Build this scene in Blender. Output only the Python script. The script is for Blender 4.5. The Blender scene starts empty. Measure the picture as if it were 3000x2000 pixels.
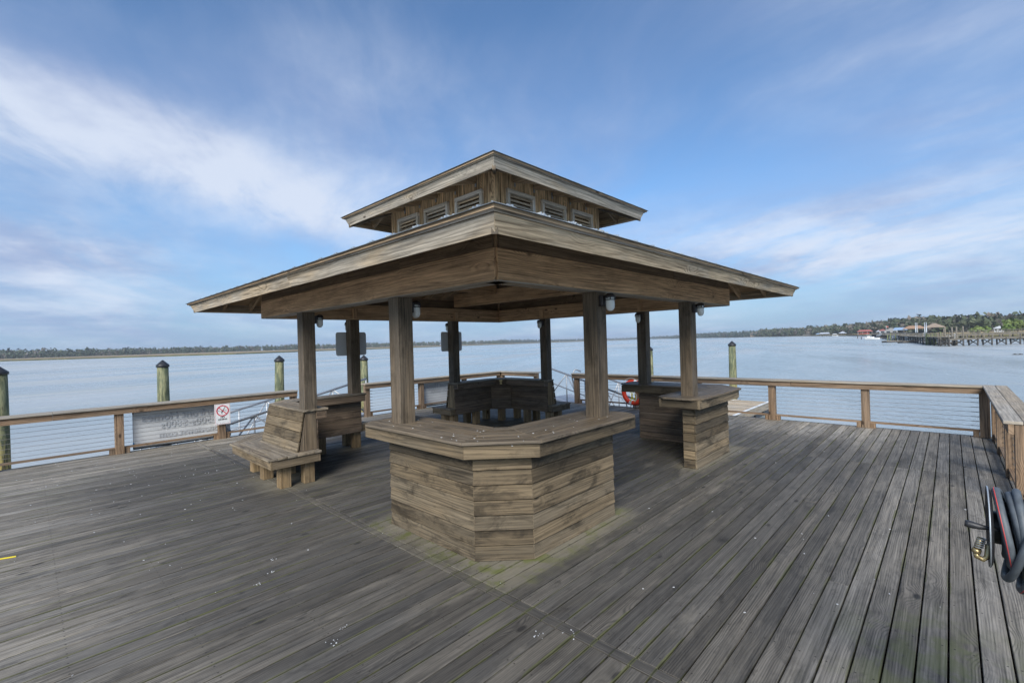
import bpy, bmesh, math, random
from mathutils import Vector, Matrix
R = math.radians
scene = bpy.context.scene
rnd = random.Random(7)

# ---------------------------------------------------------------- camera
cam_d = bpy.data.cameras.new('camera'); cam = bpy.data.objects.new('camera', cam_d)
scene.collection.objects.link(cam); scene.camera = cam
CAM = Vector((-5.440, -5.461, 1.885)); YAW, PITCH, ROLL = R(43.544), R(0.134), R(-1.677)
cd = Vector((math.cos(YAW)*math.cos(PITCH), math.sin(YAW)*math.cos(PITCH), math.sin(PITCH)))
cr = Vector((math.sin(YAW), -math.cos(YAW), 0)); cu = cr.cross(cd)
r2 = cr*math.cos(ROLL)+cu*math.sin(ROLL); u2 = -cr*math.sin(ROLL)+cu*math.cos(ROLL)
M = Matrix((r2, u2, -cd)).transposed().to_4x4(); M.translation = CAM
cam.matrix_world = M
cam_d.sensor_fit = 'HORIZONTAL'; cam_d.sensor_width = 36; cam_d.lens = 461.4*36/1024
cam_d.clip_start = 0.05; cam_d.clip_end = 20000

# ---------------------------------------------------------------- sun, exposure
scene.view_settings.view_transform = 'Standard'; scene.view_settings.look = 'None'
scene.view_settings.exposure = 1.75; scene.view_settings.gamma = 1
SUN_DIR = Vector((-0.70, -0.42, 0.56)).normalized()
sd = bpy.data.lights.new('sun', 'SUN'); sd.energy = 1.5; sd.angle = R(32); sd.color = (1, .96, .9)
so = bpy.data.objects.new('sun', sd); scene.collection.objects.link(so)
so.rotation_euler = SUN_DIR.to_track_quat('Z', 'Y').to_euler()

# ---------------------------------------------------------------- node helper
class NT:
    def __init__(s, nt): s.t = nt; nt.nodes.clear()
    def n(s, ty, **k):
        o = s.t.nodes.new(ty)
        for a, v in k.items(): setattr(o, a, v)
        return o
    def set(s, sock, v):
        if v is None: return
        if hasattr(v, 'links') or isinstance(v, bpy.types.NodeSocket): s.t.links.new(v, sock)
        else: sock.default_value = v
    def m(s, op, a, b=None, c=None, clamp=False):
        o = s.n('ShaderNodeMath', operation=op, use_clamp=clamp)
        s.set(o.inputs[0], a); s.set(o.inputs[1], b); s.set(o.inputs[2], c); return o.outputs[0]
    def vm(s, op, a, b=None):
        o = s.n('ShaderNodeVectorMath', operation=op); s.set(o.inputs[0], a); s.set(o.inputs[1], b)
        return o.outputs['Value'] if op in ('DOT_PRODUCT', 'LENGTH', 'DISTANCE') else o.outputs[0]
    def comb(s, x, y, z):
        o = s.n('ShaderNodeCombineXYZ'); s.set(o.inputs[0], x); s.set(o.inputs[1], y); s.set(o.inputs[2], z); return o.outputs[0]
    def sep(s, v):
        o = s.n('ShaderNodeSeparateXYZ'); s.set(o.inputs[0], v); return o.outputs
    def noise(s, vec, scale=1, detail=3, rough=.5, dist=0):
        o = s.n('ShaderNodeTexNoise'); s.set(o.inputs['Vector'], vec)
        o.inputs['Scale'].default_value = scale; o.inputs['Detail'].default_value = detail
        o.inputs['Roughness'].default_value = rough; o.inputs['Distortion'].default_value = dist
        return o.outputs['Fac']
    def mr(s, v, a, b, c=0, d=1, smooth=True):
        o = s.n('ShaderNodeMapRange', interpolation_type='SMOOTHSTEP' if smooth else 'LINEAR')
        for i, x in enumerate((v, a, b, c, d)): s.set(o.inputs[i], x)
        return o.outputs[0]
    def mix(s, f, a, b, mode='MIX'):
        o = s.n('ShaderNodeMix', data_type='RGBA', blend_type=mode)
        s.set(o.inputs[0], f)
        for i, x in ((6, a), (7, b)):
            if isinstance(x, tuple) and len(x) == 3: x = (*x, 1)
            s.set(o.inputs[i], x)
        return o.outputs[2]
    def scale(s, col, f):
        o = s.n('ShaderNodeVectorMath', operation='SCALE'); s.set(o.inputs[0], col); s.set(o.inputs['Scale'], f); return o.outputs[0]

# ---------------------------------------------------------------- world: sky with thin cloud
w = bpy.data.worlds.new('World'); scene.world = w; w.use_nodes = True
T = NT(w.node_tree)
sky = T.n('ShaderNodeTexSky', sky_type='NISHITA', sun_disc=False)
sky.sun_elevation = math.asin(SUN_DIR.z); sky.sun_rotation = math.atan2(SUN_DIR.x, SUN_DIR.y)
sky.air_density = 1.0; sky.dust_density = 1.0; sky.ozone_density = 2.2
tc = T.n('ShaderNodeTexCoord'); g = tc.outputs['Generated']
x, y, z = T.sep(g)
zz = T.m('ADD', T.m('MAXIMUM', z, 0.0), 0.16)
px = T.m('DIVIDE', x, zz); py = T.m('DIVIDE', y, zz)
warp = T.noise(T.comb(px, py, 0.0), .7, 3, .5)
# clouds streak from the left of the picture to the far right
ca, sa = math.cos(R(62)), math.sin(R(62))
a1 = T.m('ADD', T.m('MULTIPLY', px, ca), T.m('MULTIPLY', py, sa))
b1 = T.m('ADD', T.m('MULTIPLY', px, -sa), T.m('MULTIPLY', py, ca))
n_big = T.noise(T.comb(T.m('MULTIPLY', a1, .42), T.m('ADD', T.m('MULTIPLY', b1, .95), T.m('MULTIPLY', warp, 1.4)), 3.1), 1, 8, .6, .6)
n_wisp = T.noise(T.comb(T.m('MULTIPLY', a1, 1.0), T.m('ADD', T.m('MULTIPLY', b1, 2.6), T.m('MULTIPLY', warp, 1.6)), 9.4), 1, 9, .66, .35)
def lobe(yaw, el, ky, ke, amt, tilt=0):
    # soft bank of cloud centred on a compass direction and height; wide ky, tall ke (radians)
    az = T.m('ARCTAN2', y, x); e = T.m('ARCSINE', T.m('MINIMUM', T.m('MAXIMUM', z, -1.0), 1.0))
    da = T.m('SUBTRACT', az, R(yaw)); de = T.m('SUBTRACT', e, T.m('ADD', T.m('MULTIPLY', da, tilt), R(el)))
    q = T.m('ADD', T.m('POWER', T.m('ABSOLUTE', T.m('DIVIDE', da, ky)), 2.0), T.m('POWER', T.m('ABSOLUTE', T.m('DIVIDE', de, ke)), 2.0))
    return T.m('MULTIPLY', T.m('EXPONENT', T.m('MULTIPLY', q, -1.0)), amt)
L = [lobe(85, 20, .30, .07, .42, .12), lobe(67, 15.5, .20, .045, .24, .25), lobe(10, 9, .35, .05, .14), lobe(0, 18, .2, .04, .10, .2), lobe(89, 9, .16, .05, .28), lobe(7, 7.5, .24, .045, .24), lobe(12, 12, .30, .05, .12), lobe(15, 24, .3, .05, .08),
     lobe(60, 36, .5, .05, -.12), lobe(88, 33, .3, .08, -.15), lobe(20, 22, .25, .13, -.17), lobe(35, 34, .3, .1, -.10), lobe(75, 4, .5, .03, .10), lobe(62, 30, .15, .09, .06), lobe(-2, 33, .2, .12, .10)]
acc = L[0]
for l in L[1:]: acc = T.m('ADD', acc, l)
n_f = T.noise(T.comb(T.m('MULTIPLY', a1, 1.5), T.m('ADD', T.m('MULTIPLY', b1, 3.2), warp), 6.0), 1, 9, .62, .4)
acc = T.m('MULTIPLY', acc, T.mr(n_f, .30, .62, .35, 1.25, False))
dens = T.m('ADD', T.m('ADD', T.m('MULTIPLY', n_big, .66), T.m('ADD', T.m('MULTIPLY', n_wisp, .28), T.m('MULTIPLY', n_f, .16))), acc)
mask = T.mr(dens, .33, .93, 0, 1)
# pale haze band near the horizon
hz = T.mr(z, .0, .30, .7, 0)
skyc = T.mix(1.0, sky.outputs[0], (0.70, 0.88, 1.02), 'MULTIPLY')
skyc = T.mix(hz, skyc, (1.5, 2.55, 4.3))
cloudc = T.mix(T.mr(T.m('ADD', T.noise(T.comb(px, py, 5.0), .8, 6, .6), T.m('MULTIPLY', acc, .35)), .40, .68, 0, 1), (2.15, 2.7, 4.1), (4.3, 4.75, 5.6))
col = T.mix(T.m('MULTIPLY', mask, .92), skyc, cloudc)
bg = T.n('ShaderNodeBackground'); T.set(bg.inputs[0], col); bg.inputs[1].default_value = 0.05
o = T.n('ShaderNodeOutputWorld'); T.t.links.new(bg.outputs[0], o.inputs[0])

# ---------------------------------------------------------------- object helpers
COL = scene.collection
def tag(o, label=None, cat=None, group=None, kind=None):
    if label: o['label'] = label
    if cat: o['category'] = cat
    if group: o['group'] = group
    if kind: o['kind'] = kind
    return o
def empty(name, loc=(0, 0, 0), label=None, cat=None, group=None):
    o = bpy.data.objects.new(name, None); COL.objects.link(o); o.location = loc; o.empty_display_size = .1
    return tag(o, label, cat, group)
class MB:
    """collects boards and tubes, with a metre-scaled uv map running along the grain and one random value per board"""
    def __init__(s): s.v = []; s.f = []; s.uv = []; s.r = []; s.mi = []; s.off = Vector((0, 0, 0)); s.smooth = []
    def face(s, pts, g, r, mi=0, smooth=False, ruv=(0, 0), idx=None):
        i = len(s.v)
        if idx is None: s.v += [tuple(p) for p in pts]; idx = range(i, i+len(pts))
        s.f.append(tuple(idx)); s.r.append(r); s.mi.append(mi); s.smooth.append(smooth)
        p = [Vector(q) for q in pts]
        n = (p[1]-p[0]).cross(p[2]-p[0])
        if len(p) > 3: n += (p[2]-p[0]).cross(p[3]-p[0])
        n = n.normalized() if n.length > 1e-12 else Vector((0, 0, 1))
        gp = g-n*n.dot(g)
        if gp.length < .3:
            gp = n.orthogonal().normalized()*0.25   # end grain
        else: gp.normalize()
        h = n.cross(gp)
        s.uv.append([(q.dot(gp)+ruv[0], q.dot(h)+ruv[1]) for q in p])
    def prism(s, base, top, g=None, r=None, mi=0):
        """base, top: matching rings of points (counter-clockwise seen from the top side)"""
        base = [Vector(p) for p in base]; top = [Vector(p) for p in top]
        if g is None: g = base[1]-base[0]
        g = Vector(g).normalized(); r = rnd.random() if r is None else r
        ru = (r*37.0 % 11, r*91.0 % 7); n = len(base); i0 = len(s.v)
        s.v += [tuple(p) for p in base]+[tuple(p) for p in top]
        s.face(top, g, r, mi, ruv=ru, idx=range(i0+n, i0+2*n)); s.face(base[::-1], g, r, mi, ruv=ru, idx=list(range(i0, i0+n))[::-1])
        for i in range(n):
            j = (i+1) % n
            s.face((base[i], base[j], top[j], top[i]), g, r, mi, ruv=ru, idx=(i0+i, i0+j, i0+n+j, i0+n+i))
    def box(s, a, b, g='x', r=None, mi=0):
        x0, x1 = sorted((a[0], b[0])); y0, y1 = sorted((a[1], b[1])); z0, z1 = sorted((a[2], b[2]))
        g = {'x': (1, 0, 0), 'y': (0, 1, 0), 'z': (0, 0, 1)}[g]
        q = [(x0, y0), (x1, y0), (x1, y1), (x0, y1)]
        s.prism([(*p, z0) for p in q], [(*p, z1) for p in q], g, r, mi)
    def bar(s, a, b, w, h, up=(0, 0, 1), r=None, mi=0):
        """square-section bar a->b, w wide across, h along up"""
        a = Vector(a); b = Vector(b); d = (b-a).normalized(); up = Vector(up)
        sx = d.cross(up)
        if sx.length < 1e-5: sx = d.orthogonal()
        sx = sx.normalized()*w/2; uy = sx.cross(d).normalized()*h/2
        q = lambda c: [c-sx-uy, c+sx-uy, c+sx+uy, c-sx+uy]
        s.prism(q(a), q(b), d, r, mi) if True else None
    def tube(s, pts, rad, seg=8, r=None, mi=0, cap=True):
        pts = [Vector(p) for p in pts]; r = rnd.random() if r is None else r
        if not isinstance(rad, (list, tuple)): rad = [rad]*len(pts)
        prev = None; rings = []
        closed = (pts[0]-pts[-1]).length < 1e-6 and len(pts) > 3
        for i, p in enumerate(pts):
            if closed and i in (0, len(pts)-1): d = pts[1]-pts[-2]
            else: d = (pts[min(i+1, len(pts)-1)]-pts[max(i-1, 0)])
            d.normalize()
            if prev is None: u = d.orthogonal().normalized()
            else:
                u = prev-d*d.dot(prev)
                u = u.normalized() if u.length > 1e-6 else d.orthogonal().normalized()
            prev = u; v = d.cross(u)
            rings.append([p+(u*math.cos(2*math.pi*k/seg)+v*math.sin(2*math.pi*k/seg))*rad[i] for k in range(seg)])
        base = len(s.v); L = 0
        for rg in rings: s.v += [tuple(q) for q in rg]
        if closed: rings_n = len(rings)-1
        else: rings_n = len(rings)
        per = 2*math.pi*max(rad)
        for i in range(len(rings)-1):
            dl = (pts[i+1]-pts[i]).length
            i2 = (i+1) % rings_n if closed else i+1
            for k in range(seg):
                k2 = (k+1) % seg
                s.f.append((base+i*seg+k, base+i*seg+k2, base+i2*seg+k2, base+i2*seg+k)); s.r.append(r); s.mi.append(mi); s.smooth.append(True)
                v0, v1 = k/seg*per, (k+1)/seg*per
                s.uv.append([(L, v0), (L, v1), (L+dl, v1), (L+dl, v0)])
            L += dl
        if cap and not closed:
            for rg, fl in ((0, True), (len(rings)-1, False)):
                idx = [base+rg*seg+k for k in range(seg)]
                if fl: idx = idx[::-1]
                s.f.append(tuple(idx)); s.r.append(r); s.mi.append(mi); s.smooth.append(False); s.uv.append([(s.v[i][0], s.v[i][1]) for i in idx])
    def lathe(s, c, prof, seg=16, r=None, mi=0, axis=(0, 0, 1)):
        """prof: (radius, height) pairs up the axis from c"""
        ax = Vector(axis).normalized(); c = Vector(c); r = rnd.random() if r is None else r
        u = ax.orthogonal().normalized(); v = ax.cross(u); base = len(s.v)
        for (q, h) in prof:
            for k in range(seg):
                t = 2*math.pi*k/seg; s.v.append(tuple(c+ax*h+(u*math.cos(t)+v*math.sin(t))*max(q, 1e-4)))
        for i in range(len(prof)-1):
            for k in range(seg):
                k2 = (k+1) % seg
                s.f.append((base+i*seg+k, base+i*seg+k2, base+(i+1)*seg+k2, base+(i+1)*seg+k)); s.r.append(r); s.mi.append(mi); s.smooth.append(True)
                s.uv.append([(prof[i][1], k*.02), (prof[i][1], k*.02+.02), (prof[i+1][1], k*.02+.02), (prof[i+1][1], k*.02)])
    def build(s, name, mat, parent=None, bevel=0, rot=0, sharp=True):
        me = bpy.data.meshes.new(name)
        v = s.v
        if rot:
            c, sn = round(math.cos(rot)), round(math.sin(rot)); v = [(c*p[0]-sn*p[1], sn*p[0]+c*p[1], p[2]) for p in v]
        me.from_pydata(v, [], s.f)
        ul = me.uv_layers.new(name='UVMap'); k = 0
        buf = [c for f in s.uv for uv in f for c in uv]; ul.data.foreach_set('uv', buf)
        at = me.attributes.new('rnd', 'FLOAT', 'FACE'); at.data.foreach_set('value', s.r)
        mats = mat if isinstance(mat, (list, tuple)) else [mat]
        for m in mats: me.materials.append(m)
        me.polygons.foreach_set('material_index', s.mi); me.polygons.foreach_set('use_smooth', s.smooth)
        me.update()
        o = bpy.data.objects.new(name, me); COL.objects.link(o)
        if parent is not None:
            o.parent = parent
            o.matrix_parent_inverse = Matrix.Translation(-parent.location)
        if len(s.f) < 60000:
            bm = bmesh.new(); bm.from_mesh(me); bmesh.ops.recalc_face_normals(bm, faces=bm.faces); bm.to_mesh(me); bm.free()
        if bevel:
            b = o.modifiers.new('bevel', 'BEVEL'); b.width = bevel; b.segments = 1; b.limit_method = 'ANGLE'; b.angle_limit = R(40); b.use_clamp_overlap = True
        return o
def copy_tree(o, parent=None):
    c = o.copy(); COL.objects.link(c)
    if parent is not None: c.parent = parent
    for ch in [q for q in scene.objects if q.parent == o]: copy_tree(ch, c)
    return c

# ---------------------------------------------------------------- materials
def principled(name, col=(.5, .5, .5), rough=.6, metal=0, spec=.5):
    m = bpy.data.materials.new(name); m.use_nodes = True; T = NT(m.node_tree)
    b = T.n('ShaderNodeBsdfPrincipled'); o = T.n('ShaderNodeOutputMaterial'); T.t.links.new(b.outputs[0], o.inputs[0])
    b.inputs['Base Color'].default_value = (*col, 1); b.inputs['Roughness'].default_value = rough; b.inputs['Metallic'].default_value = metal
    b.inputs['Specular IOR Level'].default_value = spec
    m.diffuse_color = (*col, 1)
    return m, T, b
def plain(name, col, rough=.6, metal=0, var=.12, scale=6, bump=.0):
    m, T, b = principled(name, col, rough, metal)
    ge = T.n('ShaderNodeNewGeometry'); n = T.noise(ge.outputs['Position'], scale, 5, .6)
    T.set(b.inputs['Base Color'], T.scale(T.comb(*col), T.mr(n, .25, .75, 1-var, 1+var)))
    T.set(b.inputs['Roughness'], T.mr(n, .3, .7, max(0, rough-.08), min(1, rough+.08)))
    if bump:
        bp = T.n('ShaderNodeBump'); bp.inputs['Strength'].default_value = bump; bp.inputs['Distance'].default_value = .01
        T.set(bp.inputs['Height'], n); T.t.links.new(bp.outputs[0], b.inputs['Normal'])
    return m
def wood(name, light, dark, grey, greyamt=.5, ringF=260, contrast=.8, knots=1.0, var=.25, stain=.35, stains=None, rough=.78, bump=.5, fine=1.0, moss=0, edge=None):
    """sawn softwood: cathedral rings from a warped across-grain phase, fine fibres, knots, grey weathering, dark stains"""
    m, T, b = principled(name, light, rough, 0, .3)
    uvn = T.n('ShaderNodeUVMap'); uvn.uv_map = 'UVMap'; u, v, _ = T.sep(uvn.outputs[0])
    at = T.n('ShaderNodeAttribute'); at.attribute_name = 'rnd'; rr = at.outputs['Fac']
    seed = T.m('MULTIPLY', rr, 23.0)
    ge = T.n('ShaderNodeNewGeometry'); pos = ge.outputs['Position']
    # knots
    vo = T.n('ShaderNodeTexVoronoi'); vo.feature = 'F1'; vo.inputs['Scale'].default_value = 1; vo.inputs['Randomness'].default_value = 1
    T.set(vo.inputs['Vector'], T.comb(T.m('MULTIPLY', u, 1.9), T.m('MULTIPLY', v, 4.2), seed)); kd = vo.outputs['Distance']
    kpick = T.m('GREATER_THAN', T.sep(vo.outputs['Color'])[0], 1-.62*knots)
    kinf = T.m('MULTIPLY', T.mr(kd, .0, .45, 1, 0), kpick)
    # rings
    n1 = T.noise(T.comb(T.m('MULTIPLY', u, .38), T.m('MULTIPLY', v, 5.5), seed), 1, 2, .5)
    n1b = T.noise(T.comb(T.m('MULTIPLY', u, 1.3), T.m('MULTIPLY', v, 11.0), seed), 1, 3, .6)
    ph = T.m('ADD', T.m('MULTIPLY', v, ringF), T.m('ADD', T.m('MULTIPLY', n1, 46.0), T.m('ADD', T.m('MULTIPLY', n1b, 9.0), T.m('MULTIPLY', kinf, 26.0))))
    ring = T.m('POWER', T.m('ADD', T.m('MULTIPLY', T.m('SINE', ph), .5), .5), 1.7)
    fib = T.noise(T.comb(T.m('MULTIPLY', u, 5.0), T.m('MULTIPLY', v, 170.0*fine), seed), 1, 4, .65)
    crack = T.noise(T.comb(T.m('MULTIPLY', u, 1.6), T.m('MULTIPLY', v, 75.0), T.m('ADD', seed, 4.0)), 1, 3, .7)
    crk = T.mr(crack, .64, .72, 0, 1)
    f = T.m('ADD', T.m('MULTIPLY', T.m('MULTIPLY', ring, T.mr(n1b, .3, .65, .25, 1)), .95*contrast), T.m('MULTIPLY', T.m('SUBTRACT', fib, .5), 1.5*contrast), clamp=True)
    c = T.mix(f, light, dark)
    big = T.noise(T.comb(T.m('MULTIPLY', u, .9), T.m('MULTIPLY', v, 3.5), T.m('ADD', seed, 8.0)), 1, 4, .6)
    gmask = T.m('MULTIPLY', T.mr(T.m('ADD', big, T.m('MULTIPLY', T.m('SUBTRACT', rr, .5), .3)), .35, .65, 0, 1), greyamt)
    c = T.mix(gmask, c, T.mix(T.m('MULTIPLY', f, .7), grey, tuple(q*.5 for q in grey)))
    st = T.noise(T.comb(T.m('MULTIPLY', u, 2.3), T.m('MULTIPLY', v, 5.5), T.m('ADD', seed, 15.0)), 1, 6, .7, .6)
    stm = T.m('MULTIPLY', T.mr(st, .47, .66, 0, 1), stain)
    c = T.mix(stm, c, T.scale(c, .38))
    c = T.mix(T.m('MULTIPLY', crk, .75), c, T.scale(c, .3))
    sk = T.noise(T.comb(T.m('MULTIPLY', u, 1.3), T.m('MULTIPLY', v, 42.0), T.m('ADD', seed, 21.0)), 1, 6, .7)
    c = T.scale(c, T.mr(sk, .32, .68, 1-.62*contrast, 1+.62*contrast, False))
    kn = T.m('MULTIPLY', T.mr(kd, .05, .12, 1, 0), kpick)
    c = T.mix(T.m('MULTIPLY', kn, .85), c, tuple(q*.28 for q in dark))
    c = T.scale(c, T.m('ADD', 1-var*.5, T.m('MULTIPLY', T.m('FRACT', T.m('MULTIPLY', rr, 7.31)), var)))
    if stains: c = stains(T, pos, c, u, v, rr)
    T.set(b.inputs['Base Color'], c)
    T.set(b.inputs['Roughness'], T.mr(big, .3, .7, rough-.12, rough+.1))
    h = T.m('ADD', T.m('MULTIPLY', ring, -.25), T.m('ADD', T.m('MULTIPLY', fib, .8), T.m('MULTIPLY', crk, -1.2)))
    bp = T.n('ShaderNodeBump'); bp.inputs['Strength'].default_value = bump; bp.inputs['Distance'].default_value = .003
    T.set(bp.inputs['Height'], h); T.t.links.new(bp.outputs[0], b.inputs['Normal'])
    return m
def deck_stains_and_shade(T, pos, c, u, v, rr):
    x, y, z = T.sep(pos)
    nz = T.m('MULTIPLY', T.m('SUBTRACT', T.noise(pos, 1.1, 5, .6), .5), 1.1)
    nz2 = T.m('MULTIPLY', T.m('SUBTRACT', T.noise(pos, 7.0, 4, .6), .5), .30)
    def rectd(cx, cy, hx, hy):   # distance outside a rectangle
        dx = T.m('MAXIMUM', T.m('SUBTRACT', T.m('ABSOLUTE', T.m('SUBTRACT', x, cx)), hx), 0.0)
        dy = T.m('MAXIMUM', T.m('SUBTRACT', T.m('ABSOLUTE', T.m('SUBTRACT', y, cy)), hy), 0.0)
        return T.m('SQRT', T.m('ADD', T.m('MULTIPLY', dx, dx), T.m('MULTIPLY', dy, dy)))
    # dark field round the pavilion: tannin drip stain plus roof shade painted in
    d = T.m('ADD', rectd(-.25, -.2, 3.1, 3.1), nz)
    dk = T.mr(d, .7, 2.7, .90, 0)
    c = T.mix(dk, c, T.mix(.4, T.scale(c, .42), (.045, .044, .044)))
    # paler, mossy collar where the counters and bench legs stand
    def collar(cx, cy, hx, hy, wd, amt):
        q = T.m('ADD', rectd(cx, cy, hx, hy), nz2); return T.mr(q, .0, wd, amt, 0)
    k1 = collar(-2.62, -1.95, .18, .85, .34, .95); k2 = collar(-1.95, -2.62, .85, .18, .34, .95)
    k3 = collar(1.95, -2.70, .85, .1, .22, .75); k4 = collar(2.7, -1.95, .1, .85, .22, .6)
    k5 = collar(-2.88, 1.5, .25, .4, .32, .65); k6 = collar(-1.2, 2.9, .15, .25, .25, .65); k7 = collar(2.7, 2.7, 1.2, 1.2, .3, .3)
    k = k1
    for q in (k2, k3, k4, k5, k6, k7): k = T.m('MAXIMUM', k, q)
    light = T.mix(T.noise(T.comb(T.m('MULTIPLY', u, 4.0), T.m('MULTIPLY', v, 40.0), 0.0), 1, 3, .6), (.11, .098, .068), (.26, .235, .175))
    c = T.mix(T.m('MULTIPLY', k, .85), c, light)
    mo = T.m('MULTIPLY', T.m('MAXIMUM', k1, T.m('MULTIPLY', k2, .75)), T.mr(T.noise(pos, 4.5, 4, .6), .48, .62, 0, .8))
    c = T.mix(mo, c, (.10, .115, .022))
    # green film low right, by the hose
    g2 = T.m('MULTIPLY', T.mr(T.m('ADD', rectd(-2.9, -6.0, .9, .45), nz), .0, .9, .65, 0), T.mr(T.noise(pos, 6.0, 4, .6), .4, .6, 0, 1))
    c = T.mix(g2, c, (.13, .145, .055))
    # moss creeping out of the joints
    fy = T.m('FRACT', T.m('DIVIDE', T.m('ADD', y, 6.08), .1341)); ed = T.m('MINIMUM', fy, T.m('SUBTRACT', 1.0, fy))
    wdt = T.mr(T.noise(T.comb(T.m('MULTIPLY', x, 2.0), T.m('MULTIPLY', y, 9.0), 0.0), 1, 3, .6), .35, .65, .0, .10)
    em = T.m('MULTIPLY', T.m('LESS_THAN', ed, wdt), T.mr(T.noise(pos, .8, 3, .5), .40, .60, .1, .75))
    c = T.mix(em, c, (.095, .10, .04))
    # dirt caught along every board edge, plus gap shade painted in as dark lines
    ew = T.mr(T.noise(T.comb(T.m('MULTIPLY', x, 5.0), T.m('MULTIPLY', y, 7.5), 2.0), 1, 3, .6), .3, .7, .03, .075)
    c = T.mix(T.m('MULTIPLY', T.m('SUBTRACT', 1.0, T.m('DIVIDE', ed, ew), clamp=True), .95), c, (.018, .018, .014))
    # pale worn patches and dark blots
    wp = T.mr(T.noise(T.comb(T.m('MULTIPLY', x, .9), T.m('MULTIPLY', y, 3.5), 4.0), 1, 5, .65), .56, .72, 0, .5)
    c = T.mix(wp, c, (.24, .215, .175))
    bl = T.mr(T.noise(T.comb(T.m('MULTIPLY', x, 3.2), T.m('MULTIPLY', y, 6.0), 9.0), 1, 5, .7), .60, .70, 0, .6)
    c = T.mix(bl, c, T.scale(c, .35))
    # paired screw heads over every joist
    fx = T.m('MULTIPLY', T.m('SUBTRACT', T.m('FRACT', T.m('ADD', T.m('DIVIDE', T.m('ADD', x, 10.1), .6), .5)), .5), .6)
    fyy = T.m('SUBTRACT', T.m('ABSOLUTE', T.m('MULTIPLY', T.m('SUBTRACT', fy, .5), .1341)), .040)
    sc = T.m('LESS_THAN', T.m('ADD', T.m('MULTIPLY', fx, fx), T.m('MULTIPLY', fyy, fyy)), .000030)
    c = T.mix(T.m('MULTIPLY', sc, .85), c, (.03, .026, .022))
    c = T.scale(c, T.mr(T.m('FRACT', T.m('MULTIPLY', rr, 53.1)), 0, 1, .88, 1.12, False))
    return c
W = {}
W['deck'] = wood('weathered_deck_wood', (.275, .245, .20), (.066, .060, .050), (.212, .201, .182), .65, 420, .8, .9, .5, .55, deck_stains_and_shade, .72, .45)
W['fascia'] = wood('fascia_wood', (.56, .435, .285), (.17, .12, .07), (.42, .39, .335), .75, 190, .85, 1.15, .15, .22, None, .8, .4)
W['trim'] = wood('grey_trim_wood', (.40, .335, .245), (.12, .095, .07), (.33, .305, .275), .85, 190, .9, .6, .2, .3, None, .8, .4)
W['beam'] = wood('beam_wood', (.58, .385, .22), (.22, .132, .070), (.39, .29, .20), .3, 230, .75, 1.35, .18, .35, None, .82, .35)  # raised in tone to stand in for fill light on the beams
W['frieze'] = wood('shade_darkened_frieze_wood', (.20, .14, .085), (.08, .055, .034), (.14, .11, .08), .4, 300, .7, .6, .2, .4, None, .85, .3)  # shade under the eave put into this darker board colour
W['under'] = wood('fill_lightened_rafter_wood', (.46, .33, .205), (.19, .13, .08), (.24, .195, .14), .4, 380, .7, .6, .3, .35, None, .85, .3)  # lightened to stand in for bounced light under the roof
W['post'] = wood('post_wood', (.155, .118, .078), (.04, .030, .023), (.13, .115, .095), .5, 300, .75, .25, .25, .6, None, .8, .5)
W['plank'] = wood('counter_plank_wood', (.175, .132, .080), (.048, .036, .022), (.105, .092, .070), .5, 230, .65, .45, .9, 1.0, None, .8, .4)
W['inner'] = wood('dark_inner_plank_wood', (.20, .145, .10), (.06, .044, .033), (.13, .11, .09), .5, 260, .8, .3, .3, .6, None, .8, .4)
W['darkapron'] = wood('bench_apron_wood', (.20, .15, .09), (.05, .036, .022), (.12, .10, .075), .5, 200, .7, .45, .4, .8, None, .8, .4)
W['top'] = wood('countertop_wood', (.17, .13, .085), (.055, .041, .028), (.14, .122, .10), .55, 230, .7, .4, .35, .6, None, .62, .35)
W['seat'] = wood('seat_wood', (.25, .20, .135), (.08, .06, .042), (.225, .20, .165), .7, 200, .9, .4, .3, .5, None, .7, .35)
W['leg'] = wood('bench_leg_wood', (.30, .21, .11), (.12, .075, .04), (.2, .17, .13), .35, 380, .85, .8, .3, .45, None, .8, .4)
W['rail'] = wood('handrail_wood', (.25, .165, .10), (.095, .06, .038), (.19, .155, .12), .45, 190, .9, .8, .2, .25, None, .8, .35)
W['cap'] = wood('handrail_cap_wood', (.36, .30, .22), (.16, .13, .095), (.34, .315, .275), .9, 200, .7, .4, .2, .3, None, .75, .35)
W['frame'] = wood('louvre_frame_wood', (.66, .60, .50), (.30, .26, .21), (.60, .57, .52), .8, 300, .6, .4, .2, .2, None, .75, .3)
W['siding'] = wood('cupola_siding_wood', (.72, .50, .28), (.20, .12, .06), (.46, .36, .24), .35, 200, 1.2, .5, .3, .4, None, .85, .4)
W['far'] = wood('distant_pier_wood', (.20, .175, .135), (.09, .08, .06), (.2, .19, .17), .7, 100, .6, .2, .3, .4, None, .85, .2)
MT = {}
MT['alu'] = plain('aluminium', (.46, .48, .50), .5, .35, .06)
MT['alu_grey'] = plain('dull_aluminium_rail', (.40, .41, .42), .45, .5, .08)
MT['steel'] = plain('steel_cable', (.24, .23, .22), .5, .5, .1)
MT['galv'] = plain('galvanised_plate', (.42, .46, .49), .45, .6, .12)
MT['dark_metal'] = plain('dark_bronze_metal', (.055, .05, .05), .45, .6, .2, 30)
MT['roof_metal'] = plain('pale_roof_panel', (.52, .56, .58), .4, .2, .08)
MT['roof_skin'] = plain('dull_roof_skin', (.12, .13, .135), .6, .2, .1)
MT['black'] = plain('black_plastic', (.022, .023, .026), .42, 0, .15, 20)
MT['rubber'] = plain('hose_rubber', (.075, .088, .10), .55, 0, .25, 25, .1)
MT['red'] = plain('red_stripe', (.45, .05, .045), .5, 0, .1)
MT['brass'] = plain('brass', (.42, .33, .17), .35, .8, .15, 40)
MT['tanpipe'] = plain('tan_pipe', (.45, .39, .28), .5, 0, .12)
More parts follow.
